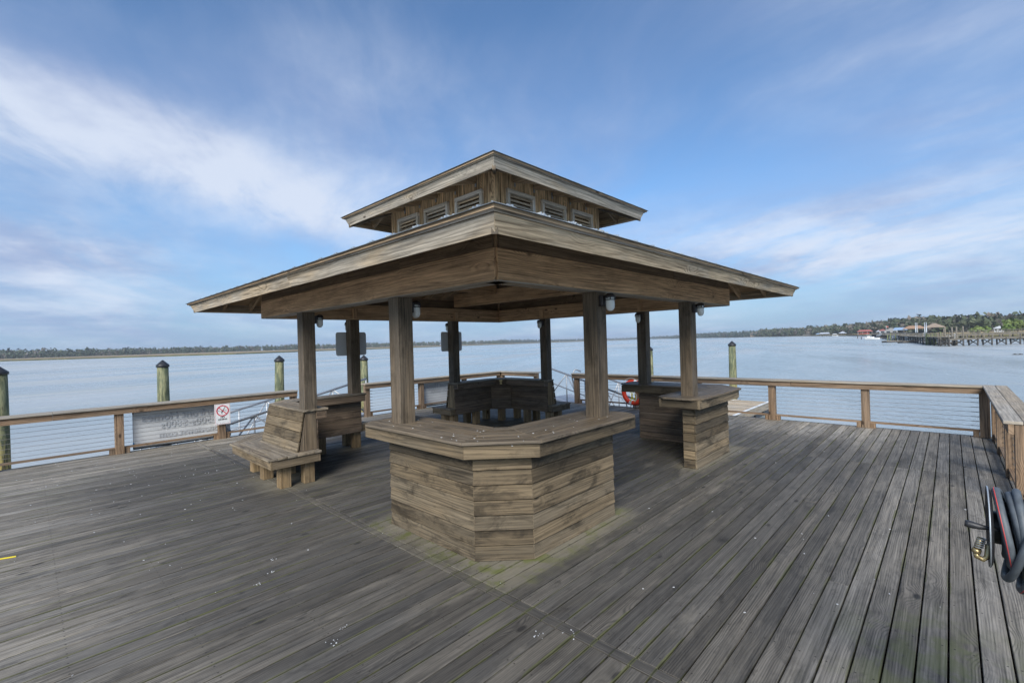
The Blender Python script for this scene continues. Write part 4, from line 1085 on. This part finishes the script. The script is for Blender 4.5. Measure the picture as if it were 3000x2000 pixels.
# left marsh: wet green lip in front of dry grass
strip('marsh', [(-500, 395), (0, 402), (549, 432), (934, 640), (1171, 1050), (1400, 1650), (1442, 1800)], [(-500, 640), (0, 640), (549, 900), (934, 1200), (1171, 1500), (1400, 2200), (1450, 2300)], WZ+.75, WZ+1.25, MT['marsh'], 5, seed=1)
strip('marsh_edge', [(-500, 390), (0, 398), (549, 428), (934, 634), (1171, 1040), (1400, 1640), (1440, 1790)], [(-500, 412), (0, 420), (549, 455), (934, 668), (1171, 1090), (1400, 1700), (1441, 1850)], WZ+.75, WZ+.82, MT['marsh_edge'], 4, seed=2)
strip('marsh_right', [(1450, 3000), (1600, 1500), (1751, 900), (1860, 690), (1985, 420), (2078, 260), (2160, 180), (2352, 140), (2700, 110)], [(1450, 3300), (1600, 1700), (1751, 1050), (1885, 760), (1985, 560), (2078, 440), (2160, 330), (2352, 300), (2700, 280)], WZ+.5, WZ+1.3, MT['marsh_gold'], 3, seed=3)
strip('marsh_right_edge', [(1450, 2990), (1600, 1495), (1751, 895), (1860, 686), (1985, 417), (2078, 257), (2160, 177), (2352, 137), (2700, 107)], [(1450, 3100), (1600, 1530), (1751, 920), (1860, 700), (1985, 427), (2078, 266), (2160, 184), (2352, 144), (2700, 113)], WZ+.55, WZ+.62, MT['marsh_edge'], 1.5, seed=4)
strip('land', [(-900, 610), (0, 600), (549, 880), (934, 1150), (1171, 1480), (1400, 2150), (1500, 2600), (1600, 1650), (1751, 1000), (1885, 730), (1985, 540), (2078, 420), (2160, 315), (2352, 285), (2800, 260)],
      [(-900, 900), (0, 900), (549, 1200), (934, 1500), (1171, 1900), (1400, 2600), (1500, 3000), (1600, 2200), (1751, 1500), (1885, 1100), (1985, 900), (2078, 700), (2160, 600), (2352, 560), (2800, 500)], WZ+1.4, WZ+2.0, MT['marsh_edge'], 2, seed=5)

def leaf_mat(name, cols, sc=.08):
    m, T, b = principled(name, cols[0], .9, 0, .15)
    ge = T.n('ShaderNodeNewGeometry'); pos = ge.outputs['Position']
    at = T.n('ShaderNodeAttribute'); at.attribute_name = 'rnd'; r = at.outputs['Fac']
    c = T.mix(T.mr(T.noise(pos, sc, 3, .6), .4, .6, 0, 1), cols[0], cols[1]); c = T.mix(T.mr(r, .72, .82, 0, 1), c, cols[2])
    c = T.mix(T.mr(r, .93, .94, 0, 1), c, cols[3])
    c = T.scale(c, T.mr(T.m('FRACT', T.m('MULTIPLY', r, 13.7)), 0, 1, .78, 1.22)); T.set(b.inputs['Base Color'], c); return m
MT['wood_left'] = leaf_mat('far_left_foliage', [(.065, .085, .055), (.085, .105, .072), (.12, .115, .095), (.15, .135, .12)])
MT['wood_far'] = leaf_mat('far_blue_foliage', [(.05, .075, .06), (.07, .09, .075), (.09, .10, .085), (.10, .10, .10)])
MT['wood_right'] = leaf_mat('right_hill_foliage', [(.055, .072, .038), (.085, .098, .058), (.12, .108, .078), (.17, .15, .13)])
def tree_clumps(mb, c, h, wd, n, rr, tone, zlo=.5, cs=1.0):
    """crown as n ragged leaf clumps (bent triangles pairs) spread through an uneven volume"""
    lobes = [(Vector((rr.gauss(0, wd*.25), rr.gauss(0, wd*.25), h*(zlo+(.84-zlo)*(i+.5)/6))), rr.uniform(.30, .46)*wd) for i in range(6)]
    for k in range(n):
        lc, lr_ = rr.choice(lobes)
        d = Vector((rr.gauss(0, 1), rr.gauss(0, 1), rr.gauss(0, .8))).normalized()
        p = c+lc+d*lr_*rr.uniform(.55, 1.05)
        s = wd*rr.uniform(.08, .17)*cs
        a = Vector((rr.gauss(0, 1), rr.gauss(0, 1), rr.gauss(0, 1))).normalized(); b_ = a.orthogonal().normalized(); e = (d+a*.5).normalized()
        b_ = e.cross(a).normalized() if e.cross(a).length > .01 else b_
        r = (tone+rr.uniform(-.07, .07)) % 1
        q = [p-a*s-b_*s*.4, p+a*s*.3-b_*s, p+a*s*1.1+b_*s*.2, p+b_*s*.9-a*s*.2]
        i = len(mb.v); mb.v += [tuple(x) for x in q]; mb.f.append((i, i+1, i+2, i+3)); mb.r.append(max(0, min(1, r))); mb.mi.append(0); mb.smooth.append(False); mb.uv.append([(0, 0)]*4)
def forest(name, line, rows, spacing, depth, h, mat, ncl, seed, label=None, cs=1.0):
    rr = random.Random(seed); mb = MB(); cnt = 0
    pts = [(V(lat_at(D, d), d), d) for D, d in line]
    for (a, da), (b_, db) in zip(pts[:-1], pts[1:]):
        L = (b_-a).length; t_h0, t_h1 = h(da), h(db)
        n = max(1, int(L/spacing(da*.5+db*.5)))
        for i in range(n):
            t = (i+rr.random())/n; dep = da+(db-da)*t
            base = a+(b_-a)*t; out = (base-CF).normalized(); hh0 = t_h0+(t_h1-t_h0)*t
            for r in range(rows):
                back = depth*r/rows*dep/400+rr.uniform(0, depth/rows)*dep/400
                hh = hh0*(.62+.38*(r/(rows-1) if rows > 1 else 1))*rr.uniform(.84, 1.07)
                if rr.random() < .06: hh *= 1.12
                p = base+out*back+Vector((rr.gauss(0, spacing(dep)*.3), rr.gauss(0, spacing(dep)*.3), WZ+1.2))
                wdt = hh*rr.uniform(.55, .85)
                tone = rr.random(); 
                tree_clumps(mb, p, hh, wdt, int(ncl(dep)), rr, tone*.62 if tone < .82 else .80+tone*.15, .12, cs); cnt += 1
    o = mb.build(name, mat); tag(o, kind='stuff'); return o
forest('far_wood', [(1150, 1460), (1250, 1900), (1340, 2300), (1445, 2700), (1540, 1900), (1600, 1500), (1660, 1150), (1751, 950)], 3, lambda d: d*.006, 40, lambda d: 14.0 if d < 1600 else 12.5, MT['wood_far'], lambda d: 26, 21, cs=1.7)
forest('left_wood', [(-700, 600), (0, 600), (280, 720), (549, 880), (740, 1010), (934, 1150), (1160, 1460)], 4, lambda d: d*.0062, 60, lambda d: 14.3+.5*math.sin(d*.02) if d < 700 else (12.6 if d < 1000 else 12.9), MT['wood_left'], lambda d: 46, 22, cs=1.35)
forest('right_wood', [(1740, 950), (1800, 800), (1885, 700), (1985, 540), (2078, 420), (2160, 330), (2352, 290), (2600, 270)], 6, lambda d: 4.6 if d < 520 else 6.4, 110, lambda d: 16.0 if d > 600 else 15.2 if d > 350 else 13.6, MT['wood_right'], lambda d: 110 if d < 450 else 60, 23, cs=1.45)
# ---------------------------------------------------------------- piers, boathouses and boats off the right shore
# (a, depth): a is the bearing scale used when surveying the far bank
def SA(a, dep, z=0): return V(((802.1+a*.09434)-512)/461.4*dep, dep, z)
def frame(c, yaw_off=0):
    """local axes for something that faces the viewer: across, away"""
    d = (c-CF); d.z = 0; d.normalize(); d = Matrix.Rotation(yaw_off, 3, 'Z') @ d; return Vector((d.y, -d.x, 0)), d
def pboard(mb, a, b_, w, t): mb.bar(a, b_, w, t)
MT['r_red'] = plain('red_metal_roof', (.36, .12, .10), .5, .1, .1, 1)
MT['r_white'] = plain('pale_metal_roof', (.40, .43, .48), .5, .1, .1, 1)
MT['r_blue'] = plain('blue_metal_roof', (.27, .38, .52), .5, .1, .1, 1)
MT['r_brown'] = plain('brown_shingle_roof', (.30, .19, .12), .9, 0, .2, 2)
MT['r_tan'] = plain('tan_shingle_roof', (.27, .215, .165), .9, 0, .2, 2)
MT['r_grey'] = plain('grey_shingle_roof', (.20, .20, .205), .9, 0, .2, 2)
MT['wall_grey'] = plain('grey_board_wall', (.26, .26, .255), .8, 0, .15, 2)
MT['wall_white'] = plain('white_wall', (.45, .47, .48), .7, 0, .1, 1)
MT['wall_tan'] = plain('tan_wall', (.36, .27, .19), .8, 0, .15, 1)
MT['shade_glass'] = plain('dark_window', (.03, .04, .05), .2, 0, .2)
MT['darkpile'] = plain('wet_dark_pile', (.045, .042, .04), .7, 0, .3, 3)
MT['algae'] = plain('algae_green_pile', (.13, .15, .07), .85, 0, .3, 4)
MT['navy'] = plain('blue_hull', (.03, .06, .16), .4, 0, .1)
def hip(mb, c, X, Y, w, d, z0, z1, over=.4, ridge=.35, t=.12):
    hw, hd = w/2+over, d/2+over; rl = max(0.05, (w-d)*.5) if ridge is None else w*ridge/2
    p = [c-X*hw-Y*hd, c+X*hw-Y*hd, c+X*hw+Y*hd, c-X*hw+Y*hd]; Zv = lambda z: Vector((0, 0, z))
    r0, r1 = c-X*rl, c+X*rl
    b0 = [q+Zv(z0) for q in p]; r0 = r0+Zv(z1); r1 = r1+Zv(z1)
    for f in ((b0[0], b0[1], r1, r0), (b0[1], b0[2], r1), (b0[2], b0[3], r0, r1), (b0[3], b0[0], r0)): mb.face(f, X, .5)
    lo = [q-Zv(t) for q in b0]
    for i in range(4): mb.face((b0[i], b0[(i+1) % 4], lo[(i+1) % 4], lo[i]), X, .5)
    mb.face(lo, X, .5)
def house(a, dep, w, d, zf, zw, zr, roofm, wallm, label, name='boathouse', open_=True, ridge=.45, yaw=0, gable=False, wins=0, cat='boathouse', group=None):
    c = SA(a, dep); X, Y = frame(c, yaw); c = c+Y*d/2
    root = empty(name, c+Vector((0, 0, WZ)), label, cat, group); Zv = lambda z: Vector((0, 0, z))
    mb = MB()
    if gable:
        hw, hd = w/2+.3, d/2+.3
        for s_ in (-1, 1):
            q = [c+X*s_*(hw+.1)-Y*hd+Zv(zw-.1), c+X*s_*(hw+.1)+Y*hd+Zv(zw-.1), c+Y*hd+Zv(zr), c-Y*hd+Zv(zr)]
            mb.prism(q, [p+Zv(.12) for p in q], Y)
    else: hip(mb, c, X, Y, w, d, zw, zr, ridge=ridge)
    mb.build('roof', roofm, root)
    if open_:
        for sx in (-1, -.33, .33, 1) if w > 6 else (-1, 1):
            for sy in (-1, 1):
                mb = MB(); p = c+X*sx*w*.47+Y*sy*d*.46; mb.bar(p+Zv(zf), p+Zv(zw-.05), .18, .18, X); mb.build('post', wallm, root)
    else:
        mb = MB(); q = [c-X*w/2-Y*d/2, c+X*w/2-Y*d/2, c+X*w/2+Y*d/2, c-X*w/2+Y*d/2]
        mb.prism([p+Zv(zf) for p in q], [p+Zv(zw-.02) for p in q], X)
        if gable:
            tri = [c-X*w/2-Y*(d/2-.02)+Zv(zw-.02), c+X*w/2-Y*(d/2-.02)+Zv(zw-.02), c-Y*(d/2-.02)+Zv(zr-.1)]; mb.prism(tri, [p+Y*.2 for p in tri], X)
        mb.build('wall', wallm, root)
        for i in range(wins):
            mb = MB(); xx = (-.5+(i+.5)/wins)*w; z0 = zf+(zw-zf)*.35; z1 = zf+(zw-zf)*.8
            q = [c+X*(xx-w*.28/wins)-Y*(d/2+.03), c+X*(xx+w*.28/wins)-Y*(d/2+.03), c+X*(xx+w*.28/wins)-Y*(d/2-.02), c+X*(xx-w*.28/wins)-Y*(d/2-.02)]
            mb.prism([p+Zv(z0) for p in q], [p+Zv(z1) for p in q], X); mb.build('window', MT['shade_glass'], root)
    mb = MB(); q = [c-X*(w/2+.5)-Y*(d/2+.5), c+X*(w/2+.5)-Y*(d/2+.5), c+X*(w/2+.5)+Y*(d/2+.4), c-X*(w/2+.5)+Y*(d/2+.4)]
    mb.prism([p+Zv(zf-.22) for p in q], [p+Zv(zf) for p in q], X); mb.build('deck', W['far'], root)
    if zf > WZ+.5 and dep > 90:
        n = max(2, int(w/2.6))
        for i in range(n+1):
            for sy in (-1, 1):
                mb = MB(); p = c+X*w*(i/n-.5)+Y*sy*d*.45; mb.tube([p+Zv(WZ-1), p+Zv(zf-.22)], .14, 6); mb.build('pile', MT['darkpile'], root)
    return root
HG = 'boathouses along the right shore'
house(238, 500, 9.5, 6, WZ+1.2, WZ+2.9, WZ+4.4, MT['r_white'], W['far'], 'open boathouse with a long pale metal roof, far left of the right-shore boathouses', group=HG, ridge=.75)
house(180, 505, 5.5, 5, WZ+1.2, WZ+2.7, WZ+3.7, MT['r_blue'], W['far'], 'low blue-grey roofed boathouse touching the left of the long pale-roofed one', group=HG, ridge=.6)
house(430, 495, 6.5, 6, WZ+1.2, WZ+3.0, WZ+5.0, MT['r_white'], W['far'], 'small open pavilion with a peaked white roof, left of the red-roofed boathouse', group=HG, ridge=.05)
house(347, 500, 4.6, 4, WZ+.8, WZ+1.9, WZ+2.8, MT['wall_white'], MT['wall_white'], 'low white covered boat lift between the two pale-roofed boathouses', group=HG, ridge=.5)
house(668, 400, 10.3, 6, WZ+1.4, WZ+4.0, WZ+5.5, MT['r_red'], MT['wall_white'], 'boathouse with a bright red roof and a boat hoisted beneath it', group=HG, ridge=.72)
house(855, 300, 3.3, 4, WZ+1.6, WZ+4.1, WZ+5.0, MT['r_red'], MT['wall_white'], 'small white boathouse with a low red roof, beside the flagpole', group=HG, ridge=.3, open_=False, wins=1)
house(818, 306, 2.6, 3, WZ+1.4, WZ+3.5, WZ+4.5, MT['r_white'], MT['wall_white'], 'tiny white-roofed shelter to the left of the small red-roofed boathouse', group=HG, ridge=.3)
house(948, 250, 5.2, 6, WZ+1.8, WZ+4.0, WZ+5.7, MT['r_grey'], MT['wall_grey'], 'grey gabled boathouse with a brown door', group=HG, open_=False, gable=True, wins=2)
house(1042, 240, 5.0, 5, WZ+1.9, WZ+4.1, WZ+5.3, MT['r_blue'], W['far'], 'open boathouse with a light blue metal roof', group=HG, ridge=.9)
house(1193, 205, 7.6, 6, WZ+1.9, WZ+4.4, WZ+5.7, MT['r_brown'], W['far'], 'wide boathouse with an orange-brown hipped roof', group=HG, ridge=.5)
house(1410, 150, 4.4, 4.4, WZ+2.0, WZ+4.4, WZ+5.6, MT['r_tan'], W['far'], 'square pier shelter with a peaked tan roof', group=HG, ridge=.12)
house(2100, 225, 4.2, 4, WZ+1.6, WZ+3.4, WZ+4.5, MT['wall_white'], MT['wall_white'], 'small white shore house among the trees at the right', 'house', False, .2, wins=3, cat='house')
house(1272, 430, 5.4, 5, WZ+5.8, WZ+8.2, WZ+9.8, MT['r_blue'], MT['wall_white'], 'blue-roofed house half buried in the wooded slope', 'house', False, .5, wins=2, cat='house')
house(-505, 1000, 15, 8, WZ+1.0, WZ+7.0, WZ+9.2, MT['r_tan'], MT['wall_tan'], 'large tan house at the foot of the far wooded bank', 'house', False, .7, wins=5, cat='house')
house(-880, 1400, 14, 8, WZ+.8, WZ+3.6, WZ+6.2, MT['r_white'], MT['wall_white'], 'white-roofed boathouse alone on the water beside the right counter post', group=HG, ridge=.2)
house(-395, 960, 8, 5, WZ+.9, WZ+2.8, WZ+4.2, MT['r_white'], MT['wall_white'], 'little white-roofed dock shelter below the large tan house', group=HG, ridge=.3)
house(45, 640, 8, 4, WZ+1.0, WZ+2.2, WZ+2.6, MT['r_grey'], W['far'], 'low grey pier head left of the pale-roofed boathouses', group=HG, ridge=.8)
# long piers: bents, deck and handrail
def pier(p0, p1, w, zt, rail, step, label, brace=True, cap=False, name='pier', post_h=None):
    d = (p1-p0).normalized(); s_ = Vector((-d.y, d.x, 0)); L = (p1-p0).length; Zv = lambda z: Vector((0, 0, z))
    root = empty(name, p0+Zv(WZ), label, 'pier', 'timber piers off the right shore')
    mb = MB(); mb.bar(p0+Zv(zt-.05), p1+Zv(zt-.05), w, .08); mb.build('deck', W['far'], root)
    mb = MB()
    for sg_ in (-1, 1): mb.bar(p0+s_*sg_*w*.42+Zv(zt-.24), p1+s_*sg_*w*.42+Zv(zt-.24), .08, .28)
    mb.build('stringer', W['far'], root)
    n = max(1, int(L/step))
    for i in range(n+1):
        c = p0+d*(L*i/n)
        mb = MB(); 
        for sg_ in (-1, 1): mb.tube([c+s_*sg_*w*.45+Zv(WZ-1.0), c+s_*sg_*w*.45+Zv(zt-.1)], .13, 7)
        if brace:
            mb.bar(c-s_*w*.45+Zv(WZ+.15), c+s_*w*.45+Zv(zt-.3), .06, .14); mb.bar(c+s_*w*.45+Zv(WZ+.15), c-s_*w*.45+Zv(zt-.3), .06, .14)
        mb.build('bent', MT['darkpile'], root)
    if rail:
        mb = MB()
        for sg_ in (-1, 1):
            for z in (.95, .55): mb.bar(p0+s_*sg_*w*.47+Zv(zt+z), p1+s_*sg_*w*.47+Zv(zt+z), .1, .08)
            m_ = int(L/1.9)
            for i in range(m_+1): c = p0+d*(L*i/m_)+s_*sg_*w*.47; mb.bar(c+Zv(zt-.2), c+Zv(zt+.98), .1, .1, (1, 0, 0))
        mb.build('handrail', W['far'], root)
    return root
pier(SA(1510, 95), SA(2700, 97), 1.9, WZ+1.62, True, 2.95, 'long railed timber pier on dark crossed bents, nearest on the right')
pier(SA(1600, 122), SA(2700, 128), 1.8, WZ+2.1, True, 3.2, 'second railed pier running behind the nearest long pier', brace=False)
pier(SA(1345, 112), SA(1520, 98), 2.6, WZ+1.9, True, 3.4, 'pier head with railings, joining the left end of the nearest long pier')
pier(SA(1080, 160), SA(1345, 114), 2.4, WZ+1.8, True, 5.0, 'middle pier run in front of the brown-roofed boathouse')
pier(SA(880, 215), SA(1090, 162), 2.4, WZ+1.9, True, 6.0, 'pier run in front of the grey gabled boathouse')
pier(SA(760, 330), SA(880, 262), 2.2, WZ+1.7, True, 4.0, 'low pier by the small red-roofed boathouse')
pier(SA(480, 470), SA(600, 420), 2.2, WZ+1.4, False, 5.0, 'distant pier between the white peaked roof and the red roof')
pier(SA(-330, 900), SA(-20, 700), 2.5, WZ+1.3, False, 9.0, 'very low distant pier along the golden marsh', brace=False)
pier(SA(90, 560), SA(500, 492), 2.5, WZ+1.2, False, 6.0, 'pier walkway joining the pale-roofed boathouses', brace=False)
def polepair(a, dep, ztop, mat, label, r=.16, z0=None):
    c = SA(a, dep); mb = MB(); mb.tube([c+Vector((0, 0, WZ-1 if z0 is None else z0)), c+Vector((0, 0, ztop))], r, 8)
    tag(mb.build('pole', mat), label, 'pole', 'poles standing among the right-hand piers')
for i, a in enumerate((1204, 1220)): polepair(a, 150, WZ+6.0, MT['galv'], ('left' if i == 0 else 'right')+' one of the tall pale pole pair before the brown-roofed boathouse', .10)
for i, a in enumerate((1302, 1320)): polepair(a, 125, WZ+5.6, MT['galv'], ('left' if i == 0 else 'right')+' one of the tall pale pole pair left of the tan shelter', .10)
for i, a in enumerate((1515, 1590, 1637, 1707)): polepair(a, 100, WZ+(3.9, 4.0, 4.0, 4.05)[i], W['far'], ('first', 'second', 'third', 'fourth')[i]+' timber pole from the left rising above the long pier', .14)
for i, (a, dep) in enumerate(((588, 260), (627, 225))): polepair(a, dep, WZ+1.25, MT['darkpile'], ('farther' if i == 0 else 'nearer')+' lone dark pile standing in open water left of the moored boats', .17)
for i, a in enumerate((1318, 1345, 1375, 1412, 1465)): polepair(a, 108, WZ+(2.7, 2.4, 2.6, 2.8, 3.0)[i], MT['algae'], ('first', 'second', 'third', 'fourth', 'fifth')[i]+' algae-green pile from the left in front of the pier head', .2)
for i, a in enumerate((905, 935, 990, 1035, 1088)): polepair(a, 170, WZ+(2.2, 2.8, 2.4, 2.7, 2.6)[i], MT['algae'], ('first', 'second', 'third', 'fourth', 'fifth')[i]+' green-topped pile from the left beside the white ramps', .18)
# white ramps down to floats
def ramp(a0, d0, a1, d1, z0, z1, label):
    p0, p1 = SA(a0, d0, z0), SA(a1, d1, z1); s_ = (p1-p0).cross(Vector((0, 0, 1))).normalized()*.6
    root = empty('ramp', p1, label, 'gangway', 'pale ramps down to floats by the right piers')
    mb = MB(); mb.bar(p0, p1, 1.2, .08); mb.build('walkway', MT['white'], root)
    for sg_ in (-1, 1):
        mb = MB()
        for z in (.9, .5): mb.bar(p0+s_*sg_+Vector((0, 0, z)), p1+s_*sg_+Vector((0, 0, z)), .09, .09)
        for t in (0, .2, .4, .6, .8, 1): q = p0+(p1-p0)*t+s_*sg_; mb.bar(q, q+Vector((0, 0, .9)), .06, .06, (1, 0, 0))
        mb.build('handrail', MT['white'], root)
ramp(1115, 165, 940, 175, WZ+1.9, WZ+.5, 'white railed ramp down to the left float')
ramp(1320, 125, 1115, 145, WZ+1.8, WZ+.5, 'grey railed ramp down to the middle float')
ramp(880, 255, 800, 262, WZ+2.3, WZ+.6, 'small white ramp below the red-roofed hut')
ramp(1590, 103, 1470, 106, WZ+1.5, WZ+.4, 'dark steep ramp under the pier head')
def flt(a0, a1, dep, label):
    p0, p1 = SA(a0, dep), SA(a1, dep); root = empty('float', (p0+p1)/2+Vector((0, 0, WZ)), label, 'float', 'low floats off the right piers')
    mb = MB(); mb.bar(p0+Vector((0, 0, WZ+.42)), p1+Vector((0, 0, WZ+.42)), 2.2, .12); mb.build('float_deck', W['cap'], root)
    mb = MB(); mb.bar(p0+Vector((0, 0, WZ+.12)), p1+Vector((0, 0, WZ+.12)), 2.0, .44); mb.build('float_hull', MT['darkpile'], root)
flt(868, 1028, 145, 'left float at the foot of the white ramp'); flt(1038, 1198, 132, 'middle float at the foot of the grey ramp'); flt(1400, 1600, 110, 'yellow-grey float beneath the pier head'); flt(800, 870, 240, 'small float below the red-roofed hut')
def boat(a, dep, L, z, hullm, label, cabin=False, yaw=0, name='boat', k=1.0):
    c = SA(a, dep); X, Y = frame(c, yaw); root = empty(name, c+Vector((0, 0, z)), label, 'boat'); mb = MB(); secs = []
    n = 8
    for i in range(n+1):
        t = i/n; hw = .9*k*(1-max(0, t-.45)**2*3.1); hw = max(hw, .03); sh = .55*k+.22*k*t*t
        o_ = c+X*(t-.5)*L+Vector((0, 0, z))
        secs.append([o_-Y*hw+Vector((0, 0, sh)), o_-Y*hw*.75+Vector((0, 0, .1)), o_+Vector((0, 0, -.08+.25*max(0, t-.7))), o_+Y*hw*.75+Vector((0, 0, .1)), o_+Y*hw+Vector((0, 0, sh))])
    for s0_, s1_ in zip(secs[:-1], secs[1:]):
        for j in range(4): mb.face((s0_[j], s0_[j+1], s1_[j+1], s1_[j]), X, .5)
        mb.face((s0_[0], s1_[0], s1_[4], s0_[4]), X, .5)
    mb.face(secs[0], X, .5); mb.build('hull', hullm, root)
    if cabin:
        mb = MB(); o_ = c+Vector((0, 0, z+.6))
        q = [o_-X*.7-Y*.5, o_+X*.5-Y*.5, o_+X*.5+Y*.5, o_-X*.7+Y*.5]; mb.prism(q, [p+Vector((0, 0, .55)) for p in q], X); mb.build('console', MT['white'], root)
        mb = MB(); o2 = o_+Vector((0, 0, 1.35)); q = [o2-X*1.0-Y*.8, o2+X*.9-Y*.8, o2+X*.9+Y*.8, o2-X*1.0+Y*.8]; mb.prism(q, [p+Vector((0, 0, .08)) for p in q], X); mb.build('canopy', MT['white'], root)
        for sx in (-.8, .75):
            for sy in (-.7, .7): mb = MB(); p = o_+X*sx+Y*sy; mb.tube([p, p+Vector((0, 0, 1.36))], .03, 5); mb.build('canopy_post', MT['galv'], root)
boat(707, 250, 4.6, WZ+.05, MT['white'], 'white motor boat with a canopy moored before the red roof', True)
boat(745, 205, 5.2, WZ+.05, MT['white'], 'low white open skiff moored just left of the floats')
boat(655, 398, 7.5, WZ+1.9, MT['red'], 'red-hulled boat hoisted under the red roof')
boat(1362, 112, 3.4, WZ+.08, MT['white'], 'slim white kayak-like boat beneath the pier head', k=.5)
boat(352, 495, 5.5, WZ+.1, MT['white'], 'white boat afloat under the low white lift')
c = SA(893, 280); mb = MB(); fp = empty('flagpole', c+Vector((0, 0, WZ)), 'white flagpole flying a faded red and white flag above the boathouses', 'flagpole')
mb.tube([c+Vector((0, 0, WZ)), c+Vector((0, 0, WZ+6.9))], .07, 6); mb.build('pole', MT['white'], fp)
X, Y = frame(c); mb = MB(); q = [c+Vector((0, 0, WZ+6.0)), c+X*1.1+Y*.2+Vector((0, 0, WZ+5.8)), c+X*1.1+Y*.2+Vector((0, 0, WZ+6.55)), c+Vector((0, 0, WZ+6.8))]; mb.prism(q, [p+Y*.03 for p in q], X); mb.build('flag', MT['r_red'], fp)
for i, (a, w_) in enumerate(((2255, .7), (2308, .45))):
    c = V(((802.1+a*.09434)-512)/461.4*58, 58, WZ); X, Y = frame(c); mb = MB(); mb.tube([c-X*w_/2+Vector((0, 0, -.05)), c-X*w_*.1+Vector((0, 0, .06)), c+X*w_*.2+Vector((0, 0, .02)), c+X*w_/2+Vector((0, 0, .05))], [.04, .10, .07, .05], 7)
    tag(mb.build('driftwood', MT['darkpile']), ('longer' if i == 0 else 'shorter')+' dark piece of driftwood floating at the right edge', 'driftwood', 'driftwood on the water')
# trees one can tell apart in front of the hill
def tree(a, dep, z0, hgt, wd, label, mat, bare=False, seed=1, name='tree', ncl=320):
    rr = random.Random(seed); c = SA(a, dep, z0); root = empty(name, c, label, 'tree'); mb = MB()
    mb.tube([c, c+Vector((.1, .1, hgt*.35)), c+Vector((.0, .2, hgt*.6))], [.22, .16, .08], 6)
    def limb(p, d, L, r, lvl):
        q = p+d*L; mb.tube([p, (p+q)/2+Vector((rr.gauss(0, .1), rr.gauss(0, .1), 0)), q], [r, r*.8, r*.55], 4, cap=False)
        if lvl:
            for _ in range(4 if bare else 2): limb(p+(q-p)*rr.uniform(.45, 1), (d+Vector((rr.gauss(0, .5), rr.gauss(0, .5), rr.gauss(.15, .3)))).normalized(), L*.62, r*.55, lvl-1)
    for i in range(7): an = i*.9+rr.random(); limb(c+Vector((0, 0, hgt*rr.uniform(.3, .55))), Vector((math.cos(an), math.sin(an), rr.uniform(.5, 1.4))).normalized(), hgt*.28, .08, 3 if bare else 1)
    mb.build('trunk', MT['bark'], root)
    if not bare:
        mb = MB(); tree_clumps(mb, c, hgt, wd, ncl, rr, .3); mb.build('crown', mat, root)
MT['bark'] = plain('grey_bark', (.17, .15, .14), .9, 0, .2, 2)
MT['bright'] = leaf_mat('bright_shrub_foliage', [(.10, .15, .04), (.14, .18, .06), (.16, .17, .07), (.08, .13, .04)])
tree(1322, 400, WZ+4, 10.5, 6, 'pale leafless tree standing out against the hill above the tan shelter', None, True, 3, 'bare_tree')
tree(2130, 262, WZ+1.2, 10.0, 8, 'bare grey-lilac tree at the right edge of the hill', None, True, 4, 'bare_tree')
tree(2290, 205, WZ+1, 6.0, 5, 'bright green bushy tree at the far right, behind the pier', MT['bright'], seed=5)
tree(1860, 205, WZ+1, 3.0, 4.6, 'low round green shrub on the marsh behind the long pier', MT['bright'], seed=6, name='shrub', ncl=160)
tree(2190, 200, WZ+1, 3.6, 4.6, 'olive shrub just left of the bright green tree', MT['bright'], seed=7, name='shrub', ncl=160)
tree(1530, 330, WZ+1, 8.5, 6.5, 'dark rounded tree above the four timber poles', MT['wood_right'], seed=9)

# ---------------------------------------------------------------- thin sea haze
hb = MB(); hb.box((-9300, -9300, -2.6), (9300, 9300, 24), 'x')
hm = bpy.data.materials.new('haze'); hm.use_nodes = True; HT = NT(hm.node_tree)
pv = HT.n('ShaderNodeVolumePrincipled'); pv.inputs['Density'].default_value = .00020; pv.inputs['Color'].default_value = (.80, .88, .98, 1); pv.inputs['Anisotropy'].default_value = .1
ho = HT.n('ShaderNodeOutputMaterial'); HT.t.links.new(pv.outputs[0], ho.inputs['Volume'])
tag(hb.build('haze', hm), kind='stuff')
